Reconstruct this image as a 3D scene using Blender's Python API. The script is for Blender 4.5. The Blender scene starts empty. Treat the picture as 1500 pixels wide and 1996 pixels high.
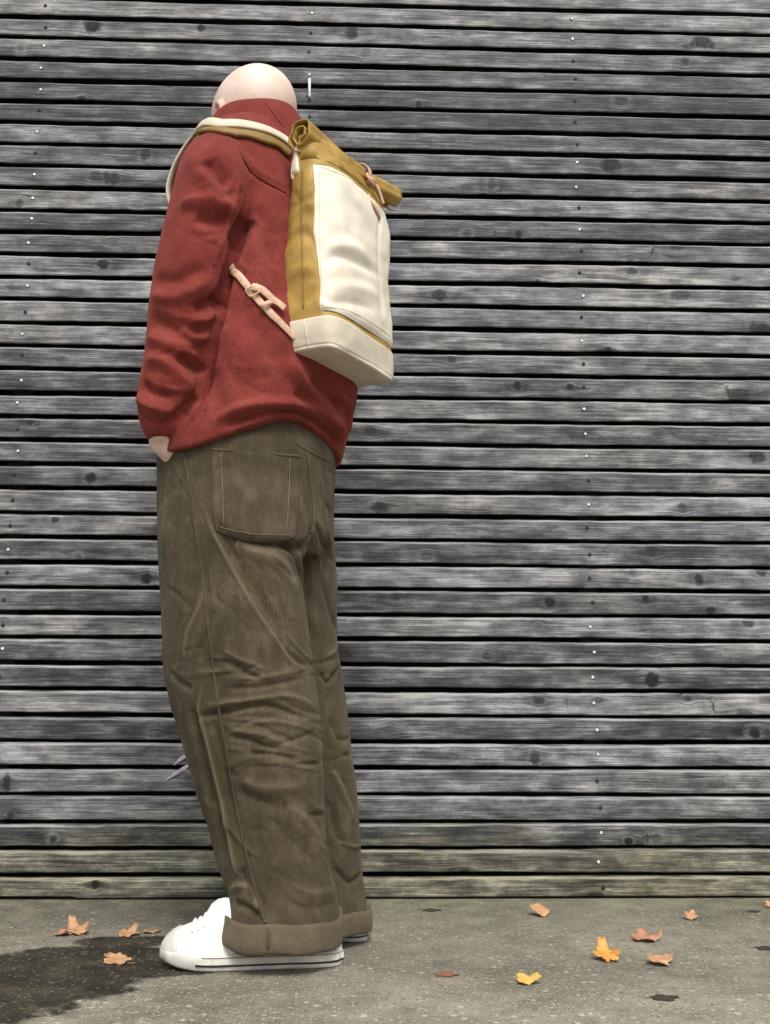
import bpy, bmesh, math, random
import numpy as np
from mathutils import Vector, Matrix
from mathutils.bvhtree import BVHTree

SC = bpy.context.scene
COL = SC.collection
random.seed(7); RNG = np.random.default_rng(11)

# ------------------------------------------------------------------ camera (solved from the vanishing points of slats and screw columns)
FPX, CAMH = 2071.0, 0.43
def unit(v):
    v = np.array(v, float); return v / np.linalg.norm(v)
_Z = unit((38, -11055, FPX)); _X = unit((62260, 602, FPX)); _X = unit(_X - _Z * _X.dot(_Z)); _Y = np.cross(_Z, _X)
MW = np.stack([_X, _Y, _Z], 1)
def ray(px, py): return MW.T @ np.array([(px - 750) / FPX, (py - 998) / FPX, 1.0])
_d = ray(750, 1753); CAM = np.array([0.0, CAMH / _d[2] * _d[1], CAMH])
def on_y(px, py, y): d = ray(px, py); return CAM + d * (y - CAM[1]) / d[1]
def on_z(px, py, z): d = ray(px, py); return CAM + d * (z - CAM[2]) / d[2]
cam = bpy.data.cameras.new('camera'); camo = bpy.data.objects.new('camera', cam); COL.objects.link(camo)
rot = (np.diag([1, -1, -1]) @ MW).T
camo.matrix_world = Matrix.Translation(Vector(CAM)) @ Matrix(rot.tolist()).to_4x4()
cam.sensor_fit = 'VERTICAL'; cam.sensor_height = 24.0; cam.lens = FPX / 1996 * 24.0
cam.clip_start = 0.02; cam.clip_end = 500
SC.camera = camo

# ------------------------------------------------------------------ light: bright overcast
SUN_EL, SUN_AZ = math.radians(55), math.radians(172)     # azimuth clockwise from +y (the wall); light comes from behind the camera
world = bpy.data.worlds.new('World'); SC.world = world; world.use_nodes = True
nt = world.node_tree; nt.nodes.clear()
sky = nt.nodes.new('ShaderNodeTexSky'); sky.sky_type = 'NISHITA'; sky.sun_disc = False
sky.sun_elevation = SUN_EL; sky.sun_rotation = SUN_AZ; sky.air_density = 1.0; sky.dust_density = 4.0; sky.ozone_density = 1.0
hs = nt.nodes.new('ShaderNodeHueSaturation'); hs.inputs['Saturation'].default_value = 0.22
bg = nt.nodes.new('ShaderNodeBackground'); bg.inputs['Strength'].default_value = 0.13
wo = nt.nodes.new('ShaderNodeOutputWorld')
nt.links.new(sky.outputs[0], hs.inputs['Color']); nt.links.new(hs.outputs[0], bg.inputs['Color']); nt.links.new(bg.outputs[0], wo.inputs[0])
sun = bpy.data.lights.new('sun', 'SUN'); sun.energy = 1.5; sun.angle = math.radians(20); sun.color = (1.0, 0.98, 0.95)
suno = bpy.data.objects.new('sun', sun); COL.objects.link(suno)
sd = Vector((math.sin(SUN_AZ) * math.cos(SUN_EL), math.cos(SUN_AZ) * math.cos(SUN_EL), math.sin(SUN_EL)))
suno.rotation_euler = sd.to_track_quat('Z', 'Y').to_euler()
SC.view_settings.view_transform = 'Standard'; SC.view_settings.look = 'None'
SC.view_settings.gamma = 1.0; SC.view_settings.use_curve_mapping = False
SC.view_settings.exposure = 0.55

# ------------------------------------------------------------------ node helpers
class NT:
    def __init__(s, name):
        s.m = bpy.data.materials.new(name); s.m.use_nodes = True; s.t = s.m.node_tree; s.t.nodes.clear()
        s.out = s.n('ShaderNodeOutputMaterial'); s.b = s.n('ShaderNodeBsdfPrincipled'); s.l(s.b.outputs[0], s.out.inputs[0])
    def n(s, k, **kw):
        x = s.t.nodes.new(k)
        for a, v in kw.items(): setattr(x, a, v)
        return x
    def l(s, a, b): s.t.links.new(a, b)
    def set(s, sock, v):
        if isinstance(v, bpy.types.NodeSocket): s.l(v, sock)
        elif isinstance(v, (tuple, list)) and len(v) == 3 and sock.type == 'RGBA': sock.default_value = (*v, 1)
        else: sock.default_value = v
    def math(s, op, a, b=0.0, c=None, clamp=False):
        x = s.n('ShaderNodeMath', operation=op, use_clamp=clamp); s.set(x.inputs[0], a); s.set(x.inputs[1], b)
        if c is not None: s.set(x.inputs[2], c)
        return x.outputs[0]
    def noise(s, vec, scale, detail=4, rough=0.55, dist=0.0):
        x = s.n('ShaderNodeTexNoise'); s.set(x.inputs['Vector'], vec); x.inputs['Scale'].default_value = scale
        x.inputs['Detail'].default_value = detail; x.inputs['Roughness'].default_value = rough; x.inputs['Distortion'].default_value = dist
        return x.outputs[0]
    def voro(s, vec, scale, feat='F1', out='Distance', rnd=1.0):
        x = s.n('ShaderNodeTexVoronoi', feature=feat); s.set(x.inputs['Vector'], vec); x.inputs['Scale'].default_value = scale
        x.inputs['Randomness'].default_value = rnd; return x.outputs[out]
    def mapv(s, vec, scale=(1, 1, 1), loc=(0, 0, 0), rot=(0, 0, 0)):
        x = s.n('ShaderNodeMapping'); s.set(x.inputs['Vector'], vec); s.set(x.inputs['Location'], loc)
        x.inputs['Scale'].default_value = scale; x.inputs['Rotation'].default_value = rot; return x.outputs[0]
    def ramp(s, f, stops):
        x = s.n('ShaderNodeValToRGB'); s.set(x.inputs[0], f); e = x.color_ramp.elements
        while len(e) < len(stops): e.new(0.5)
        for q, (p, c) in zip(e, stops):
            q.position = p; q.color = (c, c, c, 1) if not isinstance(c, (tuple, list)) else (*c, 1)
        return x.outputs[0]
    def rng(s, f, a, b, c=0.0, d=1.0, smooth=True):
        x = s.n('ShaderNodeMapRange'); x.interpolation_type = 'SMOOTHSTEP' if smooth else 'LINEAR'
        s.set(x.inputs[0], f); s.set(x.inputs[1], a); s.set(x.inputs[2], b); s.set(x.inputs[3], c); s.set(x.inputs[4], d); return x.outputs[0]
    def mix(s, f, a, b, mode='MIX'):
        x = s.n('ShaderNodeMix', data_type='RGBA', blend_type=mode); s.set(x.inputs[0], f); s.set(x.inputs[6], a); s.set(x.inputs[7], b); return x.outputs[2]
    def bump(s, h, strength=0.3, dist=0.002, prev=None):
        x = s.n('ShaderNodeBump'); x.inputs['Strength'].default_value = strength; x.inputs['Distance'].default_value = dist
        s.set(x.inputs['Height'], h)
        if prev is not None: s.l(prev, x.inputs['Normal'])
        return x.outputs[0]
    def attr(s, name):
        return s.n('ShaderNodeAttribute', attribute_name=name)
    def obj(s): return s.n('ShaderNodeTexCoord').outputs['Object']
    def pos(s): return s.n('ShaderNodeNewGeometry').outputs['Position']
    def done(s, col, rough=0.8, normal=None, **kw):
        s.set(s.b.inputs['Base Color'], col); s.set(s.b.inputs['Roughness'], rough)
        if normal is not None: s.l(normal, s.b.inputs['Normal'])
        for k, v in kw.items(): s.set(s.b.inputs[k.replace('_', ' ')], v)
        return s.m

def srgb(r, g, b):
    f = lambda c: (c / 255 / 12.92) if c / 255 < 0.04045 else ((c / 255 + 0.055) / 1.055) ** 2.4
    return (f(r), f(g), f(b))

# ------------------------------------------------------------------ materials
def mat_wood():
    k = NT('weathered_wood'); o = k.obj(); inf = k.n('ShaderNodeObjectInfo'); rnd = inf.outputs['Random']
    off = k.n('ShaderNodeCombineXYZ'); k.l(k.math('MULTIPLY', rnd, 37.0), off.inputs[0]); k.l(k.math('MULTIPLY', rnd, 91.0), off.inputs[2])
    v = k.n('ShaderNodeVectorMath', operation='ADD'); k.l(o, v.inputs[0]); k.l(off.outputs[0], v.inputs[1]); v = v.outputs[0]
    kn = k.attr('knot').outputs['Vector']; ks = k.n('ShaderNodeSeparateXYZ'); k.l(kn, ks.inputs[0])
    wob = k.noise(k.mapv(v, (1, 1, 1)), 75, 3)
    kl = k.n('ShaderNodeVectorMath', operation='LENGTH'); k.l(kn, kl.inputs[0])
    klen = k.math('ADD', kl.outputs['Value'], k.math('MULTIPLY', k.math('SUBTRACT', wob, 0.5), 1.5))
    # grain bends round the knots
    bend = k.math('MULTIPLY', k.math('MULTIPLY', k.math('POWER', 2.718, k.math('MULTIPLY', k.math('MULTIPLY', kl.outputs['Value'], kl.outputs['Value']), -0.25)), ks.outputs[1]), -0.008)
    cb = k.n('ShaderNodeCombineXYZ'); k.l(bend, cb.inputs[2])
    v2 = k.n('ShaderNodeVectorMath', operation='ADD'); k.l(v, v2.inputs[0]); k.l(cb.outputs[0], v2.inputs[1]); v2 = v2.outputs[0]
    broad = k.noise(k.mapv(v2, (1.6, 1, 9)), 2.2, 5, 0.6, 0.4)
    streak = k.noise(k.mapv(v2, (1.7, 20, 60)), 3.0, 5, 0.65, 0.25)
    fine = k.noise(k.mapv(v2, (4.5, 60, 260)), 2.0, 3, 0.6)
    blot = k.noise(k.mapv(v, (7, 7, 16)), 1.6, 6, 0.62)
    speck = k.noise(k.mapv(v, (60, 60, 140)), 3.0, 3, 0.7)
    fac = k.math('ADD', k.math('MULTIPLY', broad, 0.55), k.math('ADD', k.math('MULTIPLY', streak, 0.55), k.math('MULTIPLY', blot, 0.70)))
    fac = k.math('ADD', fac, k.math('MULTIPLY', k.math('SUBTRACT', fine, 0.5), 0.44))
    fac = k.math('ADD', fac, k.math('MULTIPLY', k.math('SUBTRACT', speck, 0.5), 0.22))
    smear = k.n('ShaderNodeVectorMath', operation='LENGTH'); k.l(k.mapv(kn, (0.22, 0.75, 1.0)), smear.inputs[0])
    fac = k.math('SUBTRACT', fac, k.math('MULTIPLY', k.math('MULTIPLY', k.rng(smear.outputs['Value'], 1.2, 0.2), k.attr('knot_dark').outputs['Fac']), 0.17))
    crk = k.noise(k.mapv(v2, (3, 30, 190)), 2.0, 2, 0.5, 0.3); fac = k.math('SUBTRACT', fac, k.math('MULTIPLY', k.rng(crk, 0.67, 0.74), 0.22))
    fac = k.math('ADD', k.math('MULTIPLY', k.math('SUBTRACT', fac, 0.86), 1.22), 0.525)
    tone = k.math('ADD', k.math('MULTIPLY', k.math('SUBTRACT', k.attr('tone').outputs['Fac'], 0.5), 0.36), fac)
    c = k.ramp(tone, [(0.18, (0.010, 0.0102, 0.0108)), (0.40, (0.037, 0.0376, 0.0395)), (0.54, (0.084, 0.0852, 0.0885)), (0.69, (0.185, 0.187, 0.191)), (0.88, (0.41, 0.410, 0.410))])
    hue = k.noise(k.mapv(v, (1.2, 1, 1)), 1.3, 2)
    c = k.mix(k.rng(hue, 0.36, 0.62), c, k.mix(1.0, c, (1.035, 1.0, 0.955), 'MULTIPLY'))
    c = k.mix(k.rng(hue, 0.56, 0.34), c, k.mix(1.0, c, (0.965, 0.992, 1.04), 'MULTIPLY'))
    # knots: pale halo, dark heart
    halo = k.math('MULTIPLY', k.rng(klen, 3.0, 1.2), k.attr('knot_halo').outputs['Fac'])
    c = k.mix(k.math('MULTIPLY', halo, k.rng(streak, 0.35, 0.65, 0.05, 0.5)), c, (0.30, 0.297, 0.29))
    heart = k.rng(klen, 1.55, 0.75); ring = k.math('SINE', k.math('MULTIPLY', klen, 17.0))
    c = k.mix(k.math('MULTIPLY', heart, k.attr('knot_dark').outputs['Fac']), c, k.mix(k.rng(ring, -1, 1), (0.004, 0.004, 0.004), (0.022, 0.021, 0.020)))
    # algae on the bottom boards
    p = k.pos(); sp = k.n('ShaderNodeSeparateXYZ'); k.l(p, sp.inputs[0])
    alg = k.rng(k.math('ADD', sp.outputs[2], k.math('MULTIPLY', k.math('SUBTRACT', k.noise(p, 3.2, 3), 0.5), 0.22)), 0.21, 0.085)
    an = k.noise(k.mapv(p, (9, 9, 22)), 3.0, 5, 0.7)
    c = k.mix(k.math('MULTIPLY', alg, 0.75), c, k.mix(k.rng(an, 0.35, 0.66), k.mix(1.0, c, (0.95, 0.88, 0.62), 'MULTIPLY'), k.mix(1.0, c, (1.5, 1.38, 0.86), 'MULTIPLY')))
    edge = k.attr('edge').outputs['Fac']
    c = k.mix(k.math('MULTIPLY', edge, k.rng(streak, 0.35, 0.62, 0.05, 0.75)), c, k.mix(alg, (0.36, 0.355, 0.335), (0.34, 0.32, 0.215)))
    hb = k.math('ADD', k.math('MULTIPLY', fine, 0.6), k.math('ADD', k.math('MULTIPLY', streak, 0.7), k.math('MULTIPLY', heart, -0.5)))
    return k.done(c, k.rng(blot, 0.3, 0.7, 0.5, 0.75), k.bump(hb, 0.5, 0.0022), Specular_IOR_Level=0.22)

def mat_plain(name, col, rough=0.6, metallic=0.0, nscale=60, amt=0.25, bumpd=0.0006):
    k = NT(name); o = k.obj(); n = k.noise(o, nscale, 5, 0.6)
    c = k.mix(k.rng(n, 0.3, 0.7), tuple(x * (1 - amt) for x in col), tuple(min(1, x * (1 + amt)) for x in col))
    return k.done(c, rough, k.bump(n, 0.4, bumpd), Metallic=metallic)

def mat_ground():
    k = NT('asphalt'); p = k.pos()
    agg = k.voro(k.mapv(p, (1, 1, 1)), 150); aggc = k.voro(p, 150, out='Color'); sc = k.n('ShaderNodeSeparateColor'); k.l(aggc, sc.inputs[0])
    agg2 = k.voro(p, 70); agg2c = k.n('ShaderNodeSeparateColor'); k.l(k.voro(p, 70, out='Color'), agg2c.inputs[0])
    n1 = k.noise(p, 2.4, 6, 0.6); n2 = k.noise(p, 14, 5, 0.65); n3 = k.noise(p, 260, 3, 0.7)
    stone = k.math('MULTIPLY', k.rng(sc.outputs[0], 0.45, 0.8), k.rng(agg, 0.55, 0.25))
    base = k.math('ADD', k.math('MULTIPLY', n1, 0.5), k.math('ADD', k.math('MULTIPLY', n2, 0.36), k.math('MULTIPLY', n3, 0.42)))
    c = k.ramp(base, [(0.42, (0.050, 0.047, 0.040)), (0.60, (0.150, 0.142, 0.122)), (0.80, (0.30, 0.287, 0.25))])
    c = k.mix(k.math('MULTIPLY', stone, 0.58), c, k.mix(sc.outputs[1], (0.34, 0.325, 0.28), (0.58, 0.56, 0.50)))
    st2 = k.math('MULTIPLY', k.rng(agg2c.outputs[0], 0.78, 0.95), k.rng(agg2, 0.42, 0.25))
    c = k.mix(k.math('MULTIPLY', st2, 0.55), c, (0.52, 0.50, 0.44))
    pit = k.math('MULTIPLY', k.rng(sc.outputs[2], 0.75, 0.95), k.rng(agg, 0.5, 0.2))
    c = k.mix(k.math('MULTIPLY', pit, 0.6), c, (0.028, 0.027, 0.024))
    # darker, faintly green band along the wall foot
    sp = k.n('ShaderNodeSeparateXYZ'); k.l(p, sp.inputs[0])
    yy = k.math('ADD', sp.outputs[1], k.math('MULTIPLY', k.math('SUBTRACT', k.noise(p, 5, 4), 0.5), 0.5))
    band = k.rng(yy, -0.42, -0.12)
    c = k.mix(k.math('MULTIPLY', band, 0.72), c, k.mix(1.0, c, (0.60, 0.63, 0.56), 'MULTIPLY'))
    pale = k.rng(yy, -0.7, -0.98)
    c = k.mix(k.math('MULTIPLY', pale, 0.5), c, k.mix(1.0, c, (1.35, 1.32, 1.28), 'MULTIPLY'))
    moss = k.math('MULTIPLY', k.rng(yy, -0.2, 0.0), k.rng(n2, 0.45, 0.62))
    c = k.mix(k.math('MULTIPLY', moss, 0.5), c, (0.22, 0.215, 0.13))
    c = k.mix(1.0, c, (1.07, 1.02, 0.89), 'MULTIPLY')
    # wet patch, dark and a little glossy: union of soft discs with a ragged edge
    wob = k.math('MULTIPLY', k.math('SUBTRACT', k.noise(p, 7, 6, 0.68), 0.5), 0.34)
    wet = None
    for (px, py, rx, ry) in ((70, 1905, 0.19, 0.17), (200, 1870, 0.20, 0.11), (-90, 1920, 0.25, 0.2), (270, 1835, 0.12, 0.05), (300, 1890, 0.12, 0.05), (-260, 1960, 0.26, 0.2)):
        q = on_z(px, py, 0)
        dx = k.math('DIVIDE', k.math('SUBTRACT', sp.outputs[0], float(q[0])), rx); dy = k.math('DIVIDE', k.math('SUBTRACT', sp.outputs[1], float(q[1])), ry)
        r = k.math('SQRT', k.math('ADD', k.math('MULTIPLY', dx, dx), k.math('MULTIPLY', dy, dy)))
        wet = r if wet is None else k.math('SMOOTH_MIN', wet, r, 0.25)
    w = k.rng(k.math('ADD', wet, k.math('MULTIPLY', wob, 3.2)), 1.06, 0.90)
    c = k.mix(w, c, k.mix(1.0, c, k.mix(k.rng(n2, 0.35, 0.65), (0.10, 0.09, 0.072), (0.22, 0.20, 0.165)), 'MULTIPLY'))
    c = k.mix(k.math('MULTIPLY', k.math('MULTIPLY', w, stone), k.rng(sc.outputs[1], 0.4, 0.9, 0.0, 0.45)), c, (0.34, 0.31, 0.25))
    h = k.math('SUBTRACT', k.math('ADD', k.math('MULTIPLY', stone, 0.8), k.math('MULTIPLY', n3, 0.8)), k.math('MULTIPLY', pit, 0.7))
    return k.done(c, k.mix(w, (0.85, 0.85, 0.85), (0.5, 0.5, 0.5)), k.bump(h, 0.75, 0.003))

def mat_wool():
    k = NT('red_wool'); o = k.obj()
    n1 = k.noise(o, 330, 4, 0.8); n2 = k.noise(o, 26, 5, 0.65); n3 = k.noise(o, 5, 3)
    f = k.math('ADD', k.math('MULTIPLY', n1, 0.55), k.math('ADD', k.math('MULTIPLY', n2, 0.3), k.math('MULTIPLY', n3, 0.15)))
    c = k.ramp(f, [(0.32, (0.085, 0.016, 0.012)), (0.5, (0.180, 0.032, 0.0245)), (0.68, (0.31, 0.070, 0.054))])
    fib = k.noise(k.mapv(o, (1, 1, 1)), 900, 2, 0.8)
    return k.done(c, 0.95, k.bump(k.math('ADD', n1, fib), 0.6, 0.0012), Sheen_Weight=0.22, Sheen_Roughness=0.5, Sheen_Tint=(0.8, 0.3, 0.25), Specular_IOR_Level=0.15)

def mat_cord(name='olive_corduroy', wales=True):
    k = NT(name); o = k.obj(); a = k.attr('wale').outputs['Fac']
    s = k.math('ADD', k.math('MULTIPLY', k.math('SINE', k.math('MULTIPLY', a, 2 * math.pi / 0.0042)), 0.5), 0.5)
    n1 = k.noise(o, 9, 6, 0.68, 0.5); n2 = k.noise(o, 300, 3, 0.7); n3 = k.noise(k.mapv(o, (1, 1, 0.35), rot=(0.2, 0.3, 0)), 46, 4, 0.7)
    f = k.math('ADD', k.math('MULTIPLY', n1, 0.50), k.math('ADD', k.math('MULTIPLY', n2, 0.17), k.math('MULTIPLY', n3, 0.33)))
    c = k.ramp(f, [(0.30, (0.031, 0.0238, 0.0140)), (0.5, (0.072, 0.0555, 0.0335)), (0.68, (0.140, 0.112, 0.071))])
    wear = k.attr('wear').outputs['Fac']
    c = k.mix(k.math('MULTIPLY', k.rng(wear, 0.05, 0.9), 0.40), c, (0.225, 0.180, 0.115))
    cr = k.noise(k.mapv(o, (1, 1, 0.8)), 30, 4, 0.6, 1.2); nb = k.bump(cr, 0.55, 0.006, k.bump(k.math('ADD', n2, n3), 0.45, 0.0015))
    if wales:
        c = k.mix(k.math('MULTIPLY', s, 0.42), c, k.mix(1.0, c, (0.5, 0.5, 0.5), 'MULTIPLY'))
        nb = k.bump(s, 0.35, 0.0012, nb)
    return k.done(c, 0.93, nb, Sheen_Weight=0.12, Sheen_Roughness=0.5, Sheen_Tint=(0.6, 0.52, 0.4), Specular_IOR_Level=0.2)

def mat_canvas(name, lo, hi, crease=0.5, rough=0.75):
    k = NT(name); o = k.obj()
    n1 = k.noise(o, 12, 4, 0.55, 0.8); n2 = k.noise(o, 600, 2, 0.6)
    cr = k.noise(k.mapv(o, (1, 1, 0.6)), 14, 3, 0.5, 1.5); cl = k.rng(k.math('ABSOLUTE', k.math('SUBTRACT', cr, 0.5)), 0.018, 0.0)
    c = k.mix(k.rng(n1, 0.32, 0.68), lo, hi)
    c = k.mix(k.math('MULTIPLY', cl, 0.12 * crease), c, tuple(min(1, x * 1.35) for x in hi))
    nb = k.bump(k.math('ADD', k.math('MULTIPLY', n1, 1.0), k.math('MULTIPLY', cl, 0.05 * crease)), 0.5 * crease, 0.012)
    return k.done(c, rough, k.bump(n2, 0.25, 0.0006, nb), Specular_IOR_Level=0.3)

def mat_skin():
    k = NT('skin'); o = k.obj(); n1 = k.noise(o, 18, 4, 0.6); n2 = k.noise(o, 300, 3, 0.6)
    c = k.mix(k.rng(n1, 0.3, 0.7), (0.70, 0.525, 0.43), (0.78, 0.625, 0.53))
    c = k.mix(k.attr('blush_bounce').outputs['Fac'], c, (0.50, 0.15, 0.11))
    n3 = k.noise(o, 55, 4, 0.6); c = k.mix(k.rng(n3, 0.55, 0.75, 0, .35), c, (0.62, 0.40, 0.32))
    return k.done(c, 0.48, k.bump(n3, 0.25, 0.003, k.bump(n2, 0.3, 0.0008)), Subsurface_Weight=0.18, Subsurface_Radius=(0.012, 0.005, 0.003), Subsurface_Scale=1.0)

def mat_leaf(name, lo, hi, spot):
    k = NT(name); o = k.obj(); n1 = k.noise(o, 90, 5, 0.6); n2 = k.noise(o, 420, 3)
    c = k.mix(k.rng(n1, 0.3, 0.7), lo, hi); c = k.mix(k.rng(n2, 0.62, 0.72), c, spot)
    return k.done(c, 0.6, k.bump(n1, 0.5, 0.001))

M = dict(
    wood=mat_wood(), ground=mat_ground(), wool=mat_wool(), cord=mat_cord(), cordflat=mat_cord('corduroy_underside', False), skin=mat_skin(),
    dark=mat_plain('gap_shade_black', (0.006, 0.006, 0.006), 0.95), batten=mat_plain('dark_batten', (0.012, 0.011, 0.01), 0.9),
    steel=mat_plain('pale_steel', (0.62, 0.62, 0.60), 0.45, 0.3), rust_shade=mat_plain('blackened_screw_and_shade', (0.02, 0.018, 0.016), 0.7),
    whitepl=mat_plain('white_plastic', (0.7, 0.7, 0.67), 0.4),
    gold=mat_canvas('ochre_waxed_canvas', (0.31, 0.188, 0.040), (0.43, 0.275, 0.072), 0.75, 0.55),
    golddark=mat_canvas('brown_ochre_canvas', (0.20, 0.120, 0.034), (0.29, 0.18, 0.055), 0.8, 0.55),
    cream=mat_canvas('cream_canvas', (0.69, 0.62, 0.485), (0.79, 0.735, 0.61), 0.35, 0.7),
    leather=mat_plain('natural_leather', (0.56, 0.36, 0.235), 0.5, 0.0, 90, 0.16), brass=mat_plain('dull_brass', (0.36, 0.25, 0.12), 0.4, 0.8),
    rubber=mat_plain('white_rubber', (0.62, 0.60, 0.53), 0.55, 0.0, 40, 0.15), shoe=mat_plain('white_canvas_shoe', (0.73, 0.71, 0.65), 0.7, 0.0, 50, 0.06, 0.0012),
    navy=mat_plain('black_rubber_stripe', (0.014, 0.014, 0.018), 0.5), grey=mat_plain('grey_blade', (0.36, 0.37, 0.39), 0.6, 0, 60, 0.2),
    eyew=mat_plain('eye_white', (0.7, 0.68, 0.64), 0.2, 0, 50, 0.03), thread=mat_plain('brown_thread', (0.15, 0.115, 0.07), 0.9),
)

# ------------------------------------------------------------------ object helpers
def link(name, me, mat=None, parent=None, smooth=True):
    o = bpy.data.objects.new(name, me); COL.objects.link(o)
    if mat is not None and len(me.materials) == 0: me.materials.append(mat)
    if parent is not None: o.parent = parent
    if smooth and len(me.polygons): me.polygons.foreach_set('use_smooth', [True] * len(me.polygons))
    return o
def mesh(name, V, Fs):
    me = bpy.data.meshes.new(name); me.from_pydata([tuple(map(float, v)) for v in V], [], Fs); me.update(); return me
def fixn(me):
    bm = bmesh.new(); bm.from_mesh(me); bmesh.ops.recalc_face_normals(bm, faces=bm.faces); bm.to_mesh(me); bm.free(); return me
def tag(o, label=None, cat=None, group=None, kind=None):
    for k, v in (('label', label), ('category', cat), ('group', group), ('kind', kind)):
        if v: o[k] = v
    return o
def empty(name, loc):
    e = bpy.data.objects.new(name, None); COL.objects.link(e); e.location = loc; e.empty_display_size = 0.1; return e
def adopt(o, parent):      # parent without moving
    o.parent = parent; o.matrix_parent_inverse = Matrix.Translation(-Vector(WLOC.get(parent.name, (0, 0, 0)))); return o
WLOC = {}
def grid_faces(nr, nc, closed=True):
    Fs = []
    for i in range(nr - 1):
        for j in range(nc if closed else nc - 1):
            a = i * nc + j; b = i * nc + (j + 1) % nc; Fs.append((a, b, b + nc, a + nc))
    return Fs
def tube_mesh(name, rings, cap=True):       # rings: array (nr,nc,3)
    rings = np.asarray(rings); nr, nc, _ = rings.shape
    V = list(rings.reshape(-1, 3)); Fs = grid_faces(nr, nc)
    if cap:
        for r, i in ((0, 0), (nr - 1, (nr - 1) * nc)):
            c = len(V); V.append(rings[r].mean(0))
            for j in range(nc):
                a, b = i + j, i + (j + 1) % nc
                Fs.append((c, b, a) if r == 0 else (c, a, b))
    return fixn(mesh(name, V, Fs))
def smoothrows(rows, n):                    # Catmull-Rom through rows of numbers
    R = np.array(rows, float); t = np.linspace(0, len(R) - 1, n); out = []
    for x in t:
        i = min(int(x), len(R) - 2); u = x - i
        p0 = R[max(i - 1, 0)]; p1 = R[i]; p2 = R[i + 1]; p3 = R[min(i + 2, len(R) - 1)]
        out.append(0.5 * ((2 * p1) + (-p0 + p2) * u + (2 * p0 - 5 * p1 + 4 * p2 - p3) * u * u + (-p0 + 3 * p1 - 3 * p2 + p3) * u ** 3))
    return np.array(out)
# the man faces left and 30 degrees towards the wall
FW = np.array([-0.866, 0.5, 0.0]); LT = np.array([-0.5, -0.866, 0.0]); UP = np.array([0, 0, 1.0])
def row_rings(rows, n=60, nc=72, ex=2.3):   # rows: (py, x_left, x_right, Y, aspect)
    R = smoothrows(rows, n); rings = []; axis = []
    th = np.linspace(0, 2 * math.pi, nc, endpoint=False)
    ct, st = np.cos(th), np.sin(th); ct = np.sign(ct) * np.abs(ct) ** (2 / ex); st = np.sign(st) * np.abs(st) ** (2 / ex)
    for py, xl, xr, Y, k in R:
        tl, tr = xl, xr
        for _ in range(4):                   # shift and scale until the ring's own outline spans the two pixels
            a = on_y(tl, py, Y); b = on_y(tr, py, Y); c = (a + b) / 2; hw = np.linalg.norm(b - a) / 2
            rb = hw / math.sqrt((0.5 * k) ** 2 + 0.75); ra = rb * k
            ring = c[None] + st[:, None] * ra * LT[None] + ct[:, None] * rb * FW[None]
            q = (ring - CAM) @ MW.T; x = q[:, 0] / q[:, 2] * FPX + 750
            tl += xl - x.min(); tr += xr - x.max()
        rings.append(ring); axis.append(c)
    return np.array(rings), np.array(axis)
def blob(c, r, R=None, seg=24):             # ellipsoid mesh data
    V = []; n = seg // 2
    rings = []
    for i in range(1, n):
        ph = math.pi * i / n
        th = np.linspace(0, 2 * math.pi, seg, endpoint=False)
        P = np.stack([np.sin(ph) * np.cos(th) * r[0], np.sin(ph) * np.sin(th) * r[1], np.full(seg, np.cos(ph) * r[2])], 1)
        rings.append(P)
    rings = np.array(rings)
    if R is not None: rings = rings @ np.asarray(R).T
    return rings + np.asarray(c)
def limb(pts, rad, nc=20, sub=6):           # tapered tube along points
    P = smoothrows(np.c_[np.array(pts, float), np.array(rad, float)], (len(pts) - 1) * sub + 1); rings = []
    T = np.gradient(P[:, :3], axis=0); T /= np.linalg.norm(T, axis=1)[:, None]
    u = np.cross(T[0], [0.3, 0.9, 0.2]); u /= np.linalg.norm(u)
    th = np.linspace(0, 2 * math.pi, nc, endpoint=False)
    for p, t in zip(P, T):
        u = u - t * u.dot(t); u /= np.linalg.norm(u); w = np.cross(t, u)
        rings.append(p[:3] + p[3] * (np.cos(th)[:, None] * u + np.sin(th)[:, None] * w))
    # rounded ends
    e0 = [P[0, :3] - T[0] * P[0, 3] * math.sin(a) + (rings[0] - P[0, :3]) * math.cos(a) for a in (1.2, 0.8, 0.4)]
    e1 = [P[-1, :3] + T[-1] * P[-1, 3] * math.sin(a) + (rings[-1] - P[-1, :3]) * math.cos(a) for a in (0.4, 0.8, 1.2)]
    return np.array(e0 + rings + e1)
def remesh(name, parts, voxel, smooth=4, fac=0.5):
    bm = bmesh.new()
    for r in parts:
        me = tube_mesh('tmp', r); bm.from_mesh(me); bpy.data.meshes.remove(me)
    me = bpy.data.meshes.new('tmp'); bm.to_mesh(me); bm.free()
    o = bpy.data.objects.new('tmp', me); COL.objects.link(o)
    md = o.modifiers.new('r', 'REMESH'); md.mode = 'VOXEL'; md.voxel_size = voxel
    ms = o.modifiers.new('s', 'SMOOTH'); ms.factor = fac; ms.iterations = smooth
    dg = bpy.context.evaluated_depsgraph_get(); dg.update()
    res = bpy.data.meshes.new_from_object(o.evaluated_get(dg)); res.name = name
    bpy.data.objects.remove(o); bpy.data.meshes.remove(me); return res
def getv(me):
    a = np.empty(len(me.vertices) * 3); me.vertices.foreach_get('co', a); return a.reshape(-1, 3)
def getn(me):
    a = np.empty(len(me.vertices) * 3); me.vertex_normals.foreach_get('vector', a); return a.reshape(-1, 3)
def setv(me, V): me.vertices.foreach_set('co', V.ravel()); me.update()
def bvh(me):
    return BVHTree.FromPolygons([v.co for v in me.vertices], [tuple(p.vertices) for p in me.polygons])
def hit(tree, px, py):
    d = Vector(ray(px, py)).normalized(); r = tree.ray_cast(Vector(CAM), d)
    return (np.array(r[0]), np.array(r[1])) if r[0] is not None else None
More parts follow.
